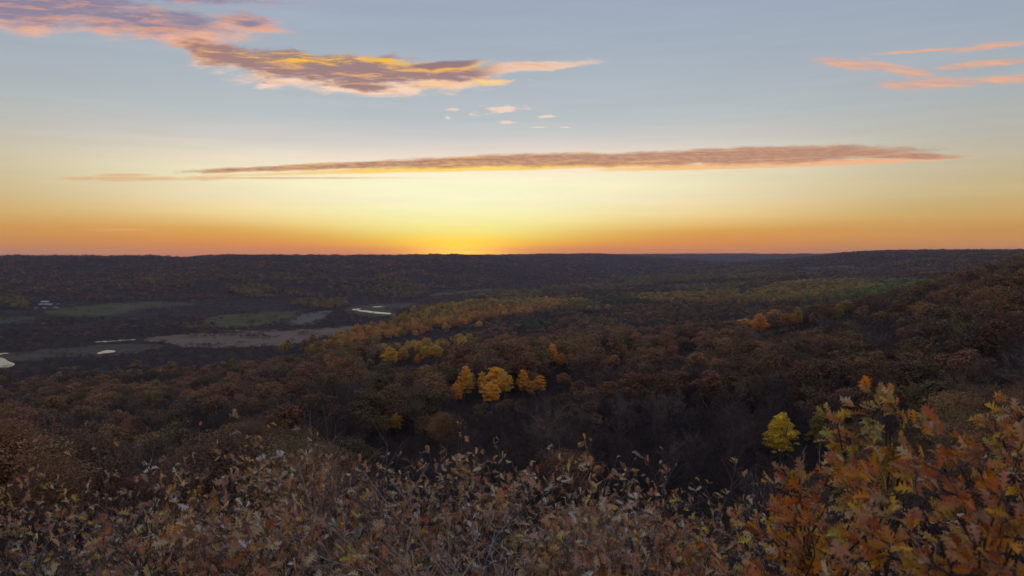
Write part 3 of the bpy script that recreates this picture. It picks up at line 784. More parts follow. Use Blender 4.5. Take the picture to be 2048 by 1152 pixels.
# ---- golden trees placed one by one: (column, row of the top, width px, row of the foot of the crown, tint, what it is)
GOLD = [
    (928, 731, 42, 790, (0.62, 0.36, 0.05), "golden aspen with ragged leaning top, left of the broad golden tree"),
    (990, 724, 64, 790, (0.70, 0.40, 0.05), "broadest golden aspen, highest of the bright group in the middle wood"),
    (1010, 740, 38, 796, (0.56, 0.36, 0.06), "ochre crown merging with the right side of the broadest golden tree"),
    (966, 741, 28, 792, (0.60, 0.36, 0.06), "small golden crown merging with the left side of the broadest golden tree"),
    (941, 744, 28, 780, (0.52, 0.31, 0.06), "thin dull gold aspen between the leaning golden top and the broadest tree"),
    (1062, 757, 24, 790, (0.50, 0.28, 0.06), "low russet gold aspen between the slim and the square topped golden aspens"),
    (984, 760, 42, 815, (0.74, 0.36, 0.045), "golden aspen standing directly in front of the broadest golden tree"),
    (912, 764, 32, 805, (0.66, 0.32, 0.05), "pointed orange gold aspen at the lower left end of the bright group"),
    (1046, 738, 32, 785, (0.68, 0.36, 0.05), "slim golden aspen just right of the dark gap beside the broadest tree"),
    (1077, 745, 34, 785, (0.62, 0.32, 0.05), "square topped golden aspen paired with the slim one to its left"),
    (1127, 744, 32, 772, (0.32, 0.16, 0.06), "dull russet gold tree at the right end of the bright group"),
    (1106, 685, 30, 730, (0.60, 0.31, 0.06), "spire shaped orange aspen above the bright group"),
    (1122, 706, 24, 732, (0.60, 0.32, 0.055), "small orange aspen touching the spire shaped one"),
    (1228, 706, 30, 730, (0.45, 0.21, 0.06), "half hidden orange aspen on the brown spur"),
    (1248, 691, 17, 712, (0.50, 0.28, 0.06), "tiny golden top poking from the brown spur"),
    (1492, 636, 38, 668, (0.56, 0.30, 0.05), "golden aspen at the left end of the ridge cluster"),
    (1522, 626, 40, 662, (0.60, 0.30, 0.05), "second golden aspen from the left of the ridge cluster"),
    (1550, 618, 44, 660, (0.50, 0.30, 0.06), "tallest rust gold aspen of the ridge cluster"),
    (1574, 624, 32, 655, (0.38, 0.20, 0.065), "brownish gold aspen at the right end of the ridge cluster"),
    (1597, 611, 26, 650, (0.38, 0.26, 0.07), "lone olive gold aspen right of the ridge cluster"),
    (1625, 625, 16, 645, (0.30, 0.22, 0.07), "small olive tree beyond the lone olive gold aspen"),
    (1676, 602, 24, 628, (0.30, 0.25, 0.06), "olive green aspen left of a pair on the right slope"),
    (1694, 597, 28, 628, (0.32, 0.26, 0.06), "taller olive green aspen right of a pair on the right slope"),
    (780, 692, 44, 722, (0.56, 0.36, 0.055), "broad yellow aspen at the left end of the row by the floodplain"),
    (806, 694, 28, 722, (0.52, 0.34, 0.06), "small yellow aspen second in the row by the floodplain"),
    (853, 687, 34, 720, (0.48, 0.36, 0.06), "lime yellow aspen in the middle of the row by the floodplain"),
    (872, 686, 30, 720, (0.50, 0.34, 0.06), "yellow aspen touching the lime yellow one on its right side"),
    (899, 696, 17, 712, (0.60, 0.34, 0.05), "tiny golden treetop right of the floodplain row"),
    (836, 708, 18, 726, (0.60, 0.30, 0.06), "low orange aspen in front of the floodplain row"),
    (918, 674, 28, 694, (0.42, 0.27, 0.06), "ochre aspen at the upper right of the floodplain row"),
    (957, 641, 18, 656, (0.50, 0.36, 0.08), "single pale yellow aspen below the orange strip of aspens"),
    (1178, 610, 14, 624, (0.34, 0.28, 0.10), "first of three faint yellow aspens beyond the brown woods"),
    (1195, 609, 13, 622, (0.38, 0.30, 0.10), "middle one of three faint yellow aspens beyond the brown woods"),
    (1216, 607, 14, 621, (0.38, 0.30, 0.10), "last of three faint yellow aspens beyond the brown woods"),
    (792, 824, 26, 866, (0.36, 0.22, 0.035), "small dim yellow sapling alone in the dark wood"),
    (1562, 819, 76, 915, (0.60, 0.44, 0.035), "bright yellow young aspen in the dark ravine left of the near oak"),
    (1640, 826, 52, 900, (0.22, 0.17, 0.035), "dim olive aspen half hidden behind the near oak leaves"),
    (740, 716, 24, 735, (0.30, 0.22, 0.07), "dull olive aspen left of the floodplain row"),
    (1368, 672, 34, 700, (0.22, 0.12, 0.06), "reddish brown aspen on the crest of the brown spur"),
]
gold_xy = []
R0 = np.hypot(X, Y)
gold_items = []
for px, top, wpx, foot, tn, lab in GOLD:
    hh = 12.0
    for _ in range(4):
        x, y, z = hit(px, top, hh, 4000, 90.0)
        hh = 0.5 * hh + 0.5 * min(max((foot - top) * 1.3 / FPX * y, 7.0), 19.0)
    dep = y
    topz = EYE + ray(px, top)[2] / ray(px, top)[1] * y
    gz0 = float(ground(np.array([x]), np.array([y]))[0])
    H = topz - gz0
    gold_xy.append((x, y, wpx / FPX * y / 2))
    gold_items.append((x, y, gz0, H, wpx / FPX * y / 2, tuple(min(c * 1.5, 0.95) for c in tn), lab))
TPX, TPY = proj(X, Y, ZG + 9.6 * SZ)
for (gpx, gtop, gw, gfoot, _, _), (gx_, gy_, gr) in zip(GOLD, gold_xy):
    # the golden trees stand in small openings of the wood, so that they show as far down as in the photo
    blk = (np.abs(TPX - gpx) < gw * 0.5 + 3.2 * SX * FPX / np.maximum(Y, 1) * 0.5) & (Y < gy_ + 3) & (TPY < gtop + (0.95 if gy_ > 500 else 0.7) * (gfoot - gtop)) & (Y > gy_ * (0.4 if gy_ < 500 else 0.62))
    free &= ~blk & ~((np.hypot(X - gx_, Y - gy_) < gr + 2.5) & (Y < 900))
crest = np.interp(PX, [0, 300, 430, 520, 640, 880, 960, 1200, 1300, 1500, 1560, 1620, 1750, 1850, 2048], [1000, 975, 950, 955, 975, 940, 975, 975, 1000, 1020, 990, 960, 960, 950, 930])
free &= ~((TPY > crest + 10) & (R0 < 200))
free &= ~((PX > 640) & (R0 < 120)) & ~(R0 < 88)
free &= ~((PX > 1230) & (PX < 1620) & (PY > 795) & (KIND == 0) & (rng.uniform(size=N) < 0.8))
free &= ~((PX > 600) & (PX < 1650) & (PY > 850) & (KIND == 0) & (rng.uniform(size=N) < 0.85))
inview = (PX > -80) & (PX < 2130) & (PY < 1230)

# ------------------------------------------------------------------ trees as things
DESC = {0: "brown leaved oak", 1: "leafless grey tree", 2: "autumn aspen"}
MARKS = [(990, 757, "the broadest golden aspen"), (1106, 706, "the spire shaped orange aspen"), (1562, 866, "the bright yellow young aspen"), (792, 846, "the dim yellow sapling"),
    (1530, 645, "the golden ridge cluster"), (850, 702, "the yellow floodplain row"), (214, 706, "the almond shaped pond"), (15, 726, "the large pond"), (752, 870, "the tall thin twig tree"),
    (1750, 850, "the tallest near oak"), (1812, 708, "the curved pale birch stem"), (430, 930, "the tallest tan scrub oak"), (235, 915, "the dark forked sapling"), (1685, 614, "the olive aspen pair"),
    (1136, 930, "the pale leaf shoot"), (744, 624, "the bright river bend"), (500, 645, "the green wedge field"), (957, 648, "the pale lone aspen"), (1990, 870, "the edge oak"),
    (1780, 578, "the green aspen wood"), (880, 770, "the pale leafless birch"), (1380, 590, "the olive terrace woods"), (1240, 700, "the brown spur"), (1000, 612, "the orange aspen strip"),
    (600, 680, "the reed meadow tip"), (330, 612, "the hay field"), (1590, 790, "the curved white birch"), (640, 790, "the open wood at mid left"), (1350, 800, "the dark ravine side")]
MK = np.array([(a, b) for a, b, _ in MARKS], float)
def place_words(px, py):
    d = np.hypot(MK[:, 0] - px, (MK[:, 1] - py) * 1.6); k = int(np.argmin(d)); dx, dy = px - MK[k, 0], (py - MK[k, 1]) * 1.6
    far_ = "just " if d[k] < 60 else "" if d[k] < 130 else "well "
    if abs(dx) > 2 * abs(dy): w = "left of" if dx < 0 else "right of"
    elif abs(dy) > 2 * abs(dx): w = "below" if dy > 0 else "above"
    else: w = ("below and " if dy > 0 else "above and ") + ("left of" if dx < 0 else "right of")
    return far_ + w.replace("below and left of", "lower left of").replace("below and right of", "lower right of").replace("above and left of", "upper left of").replace("above and right of", "upper right of") + " " + MARKS[k][2]
def size_word(sx, sz):
    return "broad" if sx > 2.0 else "tall" if sz > 1.6 else "small" if sz < 1.2 else "slim" if sx < 1.6 else "middling"
ORD = ["leftmost", "second from left", "third from left", "fourth from left", "fifth from left", "sixth from left", "seventh from left", "eighth from left", "ninth from left", "tenth from left", "eleventh from left", "twelfth from left", "thirteenth from left", "fourteenth from left", "fifteenth from left"]
def finish_labels():
    d = {}
    for e_, px in TREES_MADE: d.setdefault(e_['label'], []).append((px, e_))
    for lab, l in d.items():
        if len(l) == 1: del l[0][1]['group']; continue
        if len(l) <= 15 or l[0][1]['category'] != 'bare tree' and len(l) <= 15:
            l.sort(key=lambda q: q[0])
            for k, (_, e_) in enumerate(l): e_['label'] = "%s, %s" % (lab if len(lab.split()) < 14 else " ".join(lab.split()[1:]), ORD[k])
TREES_MADE = []
def tone(tn):
    r, g_, b_ = tn
    if r > 0.3: return "golden" if g_ / r > 0.5 else "orange"
    if g_ / r > 0.85: return "green"
    if r > 0.16: return "russet"
    if r > 0.10: return "brown"
    return "dark"
def put_tree(name, x, y, z, rot, sx, sz, crown_me, trunk_me, tint, label, cat, group, cname='crown'):
    e = bpy.data.objects.new(name, None); COL.objects.link(e)
    e.location = (x, y, z); e.rotation_euler = (0, 0, rot); e.scale = (sx, sx, sz); e.empty_display_size = 1
    e['label'] = label; e['category'] = cat
    if group: e['group'] = group
    if crown_me is not None:
        c = bpy.data.objects.new(cname, crown_me); COL.objects.link(c); c.parent = e; c['tint'] = [float(v) for v in tint]
    if trunk_me is not None:
        c = bpy.data.objects.new('trunk', trunk_me); COL.objects.link(c); c.parent = e
        c['tint'] = [float(v) for v in tint]
    return e
R = np.hypot(X, Y)
single = np.zeros(N, bool)
for kd, lim in ((0, 300), (1, 300), (2, 260)):
    c = np.where(free & inview & (KIND == kd))[0]
    c = c[np.argsort(R[c] / SX[c])][:lim]
    single[c] = True
    for i in c:
        words = place_words(PX[i], PY[i]); sw = size_word(SX[i], SZ[i])
        tt = tone(TINT[i]); near = R[i] < 210
        if kd == 0:
            lab = "%s %s oak %s" % (sw, {'dark': 'dull brown', 'golden': 'ochre', 'green': 'olive'}.get(tt, tt), words)
            e = put_tree('oak_tree', X[i], Y[i], ZG[i], ROT[i], SX[i], SZ[i], (OAK0 if near else OAK1)[i % 4], TRUNK[i % 4], TINT[i], lab, 'oak tree', lab.replace("oak", "oaks", 1))
        elif kd == 1:
            lab = "%s leafless grey tree %s" % (sw, words)
            e = put_tree('bare_tree', X[i], Y[i], ZG[i], ROT[i], SX[i], SZ[i], BARE0[i % 4], None, TINT[i], lab, 'bare tree', lab.replace("tree", "trees", 1), 'branches')
        else:
            lab = "%s %s aspen %s" % (sw, tt, words)
            e = put_tree('aspen_tree', X[i], Y[i], ZG[i], ROT[i], SX[i], SZ[i], (ASP0 if R[i] < 400 else ASP1)[i % 4], ATRUNK[i % 3], TINT[i], lab, 'aspen tree', lab.replace("aspen", "aspens", 1))
        TREES_MADE.append((e, PX[i]))
finish_labels()
for k, (x, y, z, H, hw, tn, lab) in enumerate(gold_items):
    e = put_tree('aspen_tree', x, y, z, k * 1.7, hw / 1.95, max(H, 3.0) / 11.3, ASP0[k % 4] if y < 900 else ASP1[k % 4], ATRUNK[k % 3], tn, lab, 'aspen tree', "golden aspens standing out from the woods")
    e.rotation_euler = (0.05 * math.sin(k * 2.3), 0.05 * math.cos(k * 3.1), k * 1.7)

# ------------------------------------------------------------------ woodland masses (geometry nodes)
def mass(name, label, protos, idx, kinds):
    """one stuff object: instances of protos on points"""
    col = bpy.data.collections.new(name + "_models")
    for k, me in enumerate(protos):
        o = bpy.data.objects.new("%s_model_%s" % (name, chr(97 + k)), me); col.objects.link(o)
    me = bpy.data.meshes.new(name)
    n = len(idx); me.vertices.add(n)
    me.vertices.foreach_set('co', np.stack([X[idx], Y[idx], ZG[idx] - 0.2], 1).astype(np.float32).ravel())
    def at(nm, typ, key, arr):
        a = me.attributes.new(nm, typ, 'POINT'); a.data.foreach_set(key, arr.ravel())
    at('pick', 'INT', 'value', kinds.astype(np.int32))
    at('turn', 'FLOAT', 'value', ROT[idx].astype(np.float32))
    at('size', 'FLOAT_VECTOR', 'vector', np.stack([SX[idx], SX[idx], SZ[idx]], 1).astype(np.float32))
    tc_ = np.ones((n, 4), np.float32); tc_[:, :3] = TINT[idx]
    at('tint', 'FLOAT_COLOR', 'color', tc_)
    o = obj(name, me, kind='stuff', label=label)
    ng = bpy.data.node_groups.new(name, 'GeometryNodeTree')
    ng.interface.new_socket('Geometry', in_out='INPUT', socket_type='NodeSocketGeometry')
    ng.interface.new_socket('Geometry', in_out='OUTPUT', socket_type='NodeSocketGeometry')
    gi = ng.nodes.new('NodeGroupInput'); go = ng.nodes.new('NodeGroupOutput')
    ip = ng.nodes.new('GeometryNodeInstanceOnPoints'); ci = ng.nodes.new('GeometryNodeCollectionInfo')
    ci.inputs['Collection'].default_value = col; ci.inputs['Separate Children'].default_value = True; ci.inputs['Reset Children'].default_value = True
    ip.inputs['Pick Instance'].default_value = True
    def na_(nm, typ):
        a = ng.nodes.new('GeometryNodeInputNamedAttribute'); a.data_type = typ; a.inputs[0].default_value = nm
        return [s for s in a.outputs if s.enabled and s.name == 'Attribute'][0]
    cx = ng.nodes.new('ShaderNodeCombineXYZ')
    ng.links.new(na_('turn', 'FLOAT'), cx.inputs[2])
    ng.links.new(gi.outputs[0], ip.inputs['Points']); ng.links.new(ci.outputs[0], ip.inputs['Instance'])
    ng.links.new(na_('pick', 'INT'), ip.inputs['Instance Index'])
    ng.links.new(cx.outputs[0], ip.inputs['Rotation']); ng.links.new(na_('size', 'FLOAT_VECTOR'), ip.inputs['Scale'])
    ng.links.new(ip.outputs[0], go.inputs[0])
    md = o.modifiers.new("instances", 'NODES'); md.node_group = ng
    return o
rest = free & ~single
def lodpick(idx, tabs):
    """tabs: for each lod the (start, count) in the model list"""
    r = np.zeros(len(idx), int)
    for l, (s, c) in tabs.items():
        m = LOD[idx] == l; r[m] = s + rng.integers(0, c, m.sum())
    return r
i0 = np.where(rest & (KIND == 0))[0]
mass("oak_woodland", "brown oak woodland covering the valley sides", OAK1 + OAK2 + OAK3, i0, lodpick(i0, {0: (0, 4), 1: (0, 4), 2: (4, 5), 3: (9, 5), 4: (9, 5)}))
i1 = np.where(rest & (KIND == 1))[0]
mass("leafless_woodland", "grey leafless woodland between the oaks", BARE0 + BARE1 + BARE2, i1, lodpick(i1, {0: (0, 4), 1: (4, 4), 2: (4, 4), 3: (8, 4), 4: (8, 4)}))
i2 = np.where(rest & (KIND == 2))[0]
mass("aspen_woodland", "yellow and olive aspen woods on the terraces", ASP1 + ASP2, i2, lodpick(i2, {0: (0, 4), 1: (0, 4), 2: (0, 4), 3: (4, 4), 4: (4, 4)}))
# undergrowth: low bare brush that fills the gaps on the near slope
Xb, Yb = scatter(14, 420, 3.1, rng)
zb = ground(Xb, Yb)
keep = seen(Xb, Yb, zb + 3)
Xb, Yb, zb = Xb[keep], Yb[keep], zb[keep]
sX, sY, sZ_, sR, sSX, sSZ, sT = X, Y, ZG, ROT, SX, SZ, TINT
X, Y, ZG = Xb, Yb, zb; nb = len(Xb); ROT = rng.uniform(0, 6.28, nb); SX = rng.uniform(0.35, 0.6, nb); SZ = rng.uniform(0.25, 0.45, nb)
TINT = np.array([0.085, 0.060, 0.050]) * rng.uniform(0.6, 1.3, (nb, 1))
mass("undergrowth", "bare brushy undergrowth between the trees", BARE1, np.arange(nb), rng.integers(0, 4, nb))
X, Y, ZG, ROT, SX, SZ, TINT = sX, sY, sZ_, sR, sSX, sSZ, sT

# ------------------------------------------------------------------ pale bare birches
BIRCH = [(1590, 768, 826, 1, "slender curved white birch trunk standing above the yellow young aspen"),
         (1574, 778, 828, -1, "fainter thin birch stem left of the curved white birch"),
         (1812, 684, 732, 1, "tall curved pale birch stem in the dark wood on the right slope"),
         (1772, 696, 720, 0, "short pale birch stem left of the tall curved one"),
         (880, 742, 795, 0, "pale leafless birch left of the golden aspens"),
         (788, 800, 830, 0, "pale leafless treetop above the dim yellow sapling"),
         (1606, 905, 950, 1, "curved pale birch stem under the yellow young aspen"),
         (1640, 880, 955, 0, "straight pale birch stem behind the near oak leaves")]
for k, (px, top, foot, cv, lab) in enumerate(BIRCH):
    x, y, z = hit(px, top, 9.0, 2000, 50)
    H = EYE + ray(px, top)[2] / ray(px, top)[1] * y - z
    g = np.random.default_rng(50 + k); B = Build(); C = Build()
    w = 1.3 / FPX * y
    path = [np.array([cv * 1.1 * (1 - (i / 7.0)) ** 1.6 * -1.0 * -1.0 * (1 if cv > 0 else 1), 0, H * i / 7.0]) + g.normal(0, 0.05, 3) * [1, 1, 0] for i in range(8)]
    B.tube(path, [w * (1 - 0.11 * i) for i in range(8)], 5)
    for j in range(24 if k in (4, 5) else 9):
        i = g.integers(3, 8); p = path[min(i, 7)]; d = rand_dirs(1, g)[0] * 0.6 + [0, 0, 1.1]; L = H * g.uniform(.08, .2)
        C.tube([p, p + d * L * .5, p + d * L + g.normal(0, .05 * L, 3)], [w * .4, w * .25, w * .1], 3)
    e = bpy.data.objects.new('birch_tree', None); COL.objects.link(e); e.location = (x, y, z)
    e['label'] = lab; e['category'] = 'birch tree'; e['group'] = "pale leafless birches"
    obj('trunk', B.mesh('trunk', M_BIRCH), e); obj('branches', C.mesh('branches', M_BIRCH), e)

# ------------------------------------------------------------------ farm
mm, t, b = material("white_sheet_metal"); b.inputs['Roughness'].default_value = 0.5
tco = t.nodes.new('ShaderNodeTexCoord')
t.links.new(ramp(t, noise(t, tco.outputs['Object'], 0.5, 4), [(0.3, (0.42, 0.42, 0.45)), (0.7, (0.56, 0.56, 0.60))]), b.inputs['Base Color'])
md_, t, b = material("grey_board_wall"); b.inputs['Roughness'].default_value = 0.8
tco = t.nodes.new('ShaderNodeTexCoord')
t.links.new(ramp(t, noise(t, tco.outputs['Object'], 1.0, 4), [(0.3, (0.13, 0.12, 0.12)), (0.7, (0.22, 0.21, 0.20))]), b.inputs['Base Color'])
mo, t, b = material("dark_opening"); b.inputs['Base Color'].default_value = (0.02, 0.02, 0.022, 1)
def box_mesh(name, x0, x1, y0, y1, z0, z1, mat):
    v = [(x, y, z) for x in (x0, x1) for y in (y0, y1) for z in (z0, z1)]
    f = [(0, 1, 3, 2), (4, 6, 7, 5), (0, 4, 5, 1), (2, 3, 7, 6), (0, 2, 6, 4), (1, 5, 7, 3)]
    return mesh(name, v, np.array(f), mat)
FARM = [(91, 606.8, 15, 9, 3.6, "long grey roofed barn standing behind the white shed"), (92, 611.0, 30, 8, 2.4, "longest low white roofed farm shed"), (71.5, 617.5, 5, 4, 2.0, "small white outbuilding at the left below the long shed"),
        (89, 617, 6, 4, 2.0, "small white outbuilding directly below the long shed"), (117, 609.5, 5, 4, 1.8, "low pale shed standing apart at the right of the farm"), (112, 645.0 - 28, 8, 4, 2.2, "dark roofed small shed at the field edge")]
for k, (px, py, L, Dp, wh, lab) in enumerate(FARM):
    x, y, z = hit(px, py, 0.5, 5000, 600)
    s_ = y / 1500.0 * 1.0
    L_ = L / FPX * y * (30 / 36 if k == 1 else 1.0); z = z - 0.3
    e = bpy.data.objects.new('farm_shed', None); COL.objects.link(e); e.location = (x, y, z); e.rotation_euler = (0, 0, 0.04 * (k % 3))
    e['label'] = lab; e['category'] = 'shed'; e['group'] = "sheds of the farm across the valley"
    hx = L_ / 2
    obj('wall', box_mesh('wall', -hx, hx, -Dp / 2, Dp / 2, 0, wh, mm if k in (2, 3) else md_), e)
    oh, rh = 0.6, wh + Dp * 0.33
    v = [(-hx - oh, -Dp / 2 - oh, wh), (hx + oh, -Dp / 2 - oh, wh), (hx + oh, Dp / 2 + oh, wh), (-hx - oh, Dp / 2 + oh, wh), (-hx - oh, 0, rh), (hx + oh, 0, rh)]
    v += [(a, b_, c + 0.25) for a, b_, c in v]
    f4 = [(6, 7, 11, 10), (8, 9, 10, 11), (1, 0, 4, 5), (3, 2, 5, 4), (0, 1, 7, 6), (2, 3, 9, 8), (0, 6, 10, 4), (3, 4, 10, 9), (1, 5, 11, 7), (2, 8, 11, 5)]
    obj('roof', mesh('roof', v, np.array(f4), mm), e)
    obj('door', box_mesh('door', -hx * .2, hx * .2, -Dp / 2 - 0.06, -Dp / 2 + .02, 0.05, wh * .8, mo), e)

# ------------------------------------------------------------------ near oaks: leaves, twigs
def leaf_mesh(k):
    """one lobed oak leaf, one unit long, stalk at the origin, tip along +X"""
    g = np.random.default_rng(600 + k)
    ts = [0.0, 0.14, 0.21, 0.27, 0.33, 0.41, 0.46, 0.52, 0.61, 0.67, 0.74, 0.81, 0.88, 1.0]
    wd = [0.010, 0.015, 0.15, 0.05, 0.07, 0.25, 0.06, 0.08, 0.32, 0.08, 0.10, 0.24, 0.10, 0.02]
    curl = g.uniform(-1.7, 1.7); fold = g.uniform(0.0, 1.5); twist = g.uniform(-0.6, 0.6); sway = g.uniform(-0.12, 0.12)
    mid_, lf, rt = [], [], []
    for i, (t_, w) in enumerate(zip(ts, wd)):
        fwd = 0.09 if w > 0.14 else -0.015
        a = t_ * curl
        cx = math.sin(a) / curl if abs(curl) > .01 else t_; cz = (1 - math.cos(a)) / curl if abs(curl) > .01 else 0
        c = np.array([cx, sway * math.sin(t_ * 3.1), cz])
        for arr, sg in ((lf, 1), (rt, -1)):
            ww = w * g.uniform(0.8, 1.2)
            th = twist * t_; d = np.array([0, sg * math.cos(th), math.sin(th) * sg])
            arr.append(c + d * ww + np.array([fwd * (1 if w > .05 else 0), 0, fold * ww * 0.6 + g.normal(0, .012)]))
        mid_.append(c)
    n = len(ts); v = np.array(mid_ + lf + rt); f = []
    for i in range(n - 1):
        f.append((i, i + 1, n + i + 1, n + i)); f.append((i + 1, i, 2 * n + i, 2 * n + i + 1))
    return v, np.array(f)
LV = [leaf_mesh(k) for k in range(10)]
LEAFM = [mesh("leaf", v, f, M_LEAF, np.full(len(f), 0.42), True) for v, f in LV]
def vivid(p, k=1.5, sat=1.25):
    return [(tuple(min(max((sum(c) / 3 + (v - sum(c) / 3) * sat) * k, 0.02), 0.85) for v in c), w) for c, w in p]
def rot_from(d, g, flat_=0.0):
    """matrix whose X axis is d, with a random roll kept near level by flat_"""
    d = d / (np.linalg.norm(d) + 1e-9)
    up = rand_dirs(1, g)[0] * (1 - flat_) + np.array([0, -0.35, 0.9]) * flat_
    y_ = np.cross(up, d); y_ /= np.linalg.norm(y_) + 1e-9
    return np.stack([d, y_, np.cross(d, y_)], 1)
PAL_TAN = [((0.30, 0.20, 0.14), 5), ((0.24, 0.135, 0.075), 5), ((0.36, 0.27, 0.20), 3), ((0.32, 0.15, 0.05), 3), ((0.40, 0.22, 0.05), 1.6), ((0.42, 0.31, 0.05), 1.0), ((0.17, 0.095, 0.06), 5), ((0.27, 0.11, 0.05), 2), ((0.20, 0.20, 0.05), .5)]
PAL_GOLD = [((0.50, 0.25, 0.045), 5), ((0.46, 0.18, 0.045), 5), ((0.50, 0.34, 0.07), 2.6), ((0.36, 0.29, 0.06), 1.3), ((0.32, 0.12, 0.05), 3.5), ((0.40, 0.22, 0.12), 4), ((0.50, 0.38, 0.24), 2.5), ((0.22, 0.18, 0.05), 1.0)]
PAL_RED = [((0.34, 0.12, 0.045), 4), ((0.40, 0.19, 0.05), 3), ((0.28, 0.10, 0.05), 3), ((0.45, 0.26, 0.06), 2), ((0.34, 0.22, 0.14), 2)]
PAL_TAN, PAL_GOLD, PAL_RED = [((.56, .33, .17), 6), ((.48, .23, .09), 6), ((.66, .47, .29), 3), ((.60, .27, .07), 4), ((.68, .40, .08), 1.5), ((.56, .42, .07), .7), ((.27, .14, .085), 6), ((.50, .17, .06), 3), ((.82, .69, .50), 2)], vivid(PAL_GOLD, 1.85, 1.2), vivid(PAL_RED, 1.8, 1.2)
def shoot(g, B, p, d, L, r, level, tips, wind, lim, sides=5, gnarl=0.16):
    n = 5 if level < 2 else 3 if level < 3 else 2
    pts_ = [np.array(p, float)]; d = np.array(d, float)
    for i in range(n):
        d = d / np.linalg.norm(d); pts_.append(pts_[-1] + d * L / n)
        d = d + g.normal(0, gnarl, 3) + np.array([0, 0, 0.05]) + wind * 0.05
    B.tube(pts_, [max(r * (1 - 0.55 * i / n), 0.0020) for i in range(n + 1)], sides if level == 0 else 4 if level == 1 else 3)
    if level >= lim:
        for i in range(1, n + 1): tips.append((pts_[i], d / np.linalg.norm(d), i == n))
        return
    m = int(g.integers(4, 7)) if level == 0 else int(g.integers(3, 6))
    for i in range(m):
        f = g.uniform(0.25, 1.0) * n if i else n; k = min(int(f), n - 1); q_ = pts_[k] + (pts_[k + 1] - pts_[k]) * (f - k)
        ax = rand_dirs(1, g)[0]; nd = d / np.linalg.norm(d) * 0.8 + ax * 0.75 + np.array([0, 0, 0.25])
        shoot(g, B, q_, nd, L * g.uniform(0.42, 0.68), r * 0.5 * g.uniform(.8, 1.1), level + 1, tips, wind, lim, sides, gnarl)
def shrub(name, label, cat, group, px, dep, top, stems, lim, leaf_len, per_tip, pal, nparts, seed, matb, spread=0.5, wind=(-.5, 0, .1), r0=0.014, stem_len=None, lean=0.0, minh=0.8):
    g = np.random.default_rng(seed)
    x = (px - 1024) / FPX * dep; y = dep
    z = float(ground(np.array([x]), np.array([y]))[0])
    topz = EYE + ray(px, top)[2] / ray(px, top)[1] * dep
    H = max(topz - z, minh)
    e = bpy.data.objects.new(name, None); COL.objects.link(e); e.location = (x, y, z); e.empty_display_size = 0.3
    e['label'] = label; e['category'] = cat
    if group: e['group'] = group
    tips = []; wind = np.array(wind, float); data = []
    for s_ in range(stems):
        B = Build(); th = g.uniform(0, 2 * math.pi)
        d = np.array([math.cos(th) * spread + lean, math.sin(th) * spread, 1.0]); tp = []
        shoot(g, B, np.array([math.cos(th), math.sin(th), 0]) * 0.12 - np.array([0, 0, .1]), d, H * g.uniform(0.52, 0.72), r0 * g.uniform(.7, 1.2), 0, tp, wind, lim)
        data.append((B, tp))
    zz = sorted(t_[0][2] for _, tp in data for t_ in tp); zmax = zz[int(len(zz) * 0.985)] if len(zz) > 30 else zz[-1]
    k = H / zmax
    for B, tp in data:
        for v in B.v: v *= k
        obj('stem', B.mesh('stem', matb, True), e)
        tips += [(p * k, d, last) for p, d, last in tp]
    if per_tip <= 0: return e
    pc = np.array([w for _, w in pal], float); pc /= pc.sum(); pcs = np.array([c for c, _ in pal])
    leaves = []
    for p, d, last in tips:
        tcol = pcs[g.choice(len(pcs), p=pc)]
        for _ in range(g.poisson(per_tip * (3.4 if last else 0.25))):
            dd = d * 0.5 + rand_dirs(1, g)[0] * 0.9 + wind * 0.9
            Rm = rot_from(dd, g, 0.3); L = leaf_len * g.uniform(0.55, 1.25)
            c = (tcol if g.uniform() < 0.6 else pcs[g.choice(len(pcs), p=pc)]) * 10 ** g.uniform(-0.32, 0.30) * (1 + g.normal(0, .06, 3))
            leaves.append((p + g.normal(0, 0.006, 3), Rm, L, np.minimum(c * 1.3, 0.9), int(g.integers(0, 10))))
    # the leaves that show largest become parts, the others one mass
    P = np.array([l[0] for l in leaves]) + np.array([x, y, z])
    ax, ay = proj(P[:, 0], P[:, 1], P[:, 2])
    size = np.array([l[2] for l in leaves]) / P[:, 1] - 10.0 * ((ax < -20) | (ax > 2068) | (ay > 1165))
    size = size + 0.004 * np.argsort(np.argsort(P[:, 2])) / len(P)
    order = np.argsort(-size); part = order[:nparts]
    for i in part:
        if size[i] < 0.006: continue
        p, Rm, L, c, vi = leaves[i]
        o = bpy.data.objects.new('leaf', LEAFM[vi]); COL.objects.link(o); o.parent = e
        M4 = Matrix.Identity(4)
        for a in range(3):
            for b_ in range(3): M4[a][b_] = float(Rm[a, b_] * L)
            M4[a][3] = float(p[a])
        o.matrix_local = M4
        o['tint'] = [float(max(v, 0.01)) for v in c]
    vs, fs, ts, cs, n = [], [], [], [], 0
    for i in order:
        if i in set(): continue
    rest_ = [i for r_i, i in enumerate(order) if r_i >= nparts or size[i] < 0.006]
    for i in rest_:
        p, Rm, L, c, vi = leaves[i]; v, f = LV[vi]
        vs.append(v @ (Rm.T * L) + p); fs.append(f + n); n += len(v); ts.append(np.repeat(np.clip(c, 0.01, 1)[None], len(f), 0)); cs.append(np.full(len(f), .42))
    if vs:
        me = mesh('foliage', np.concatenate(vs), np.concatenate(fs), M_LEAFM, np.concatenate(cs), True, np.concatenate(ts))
        obj('foliage', me, e, kind='stuff')
    return e
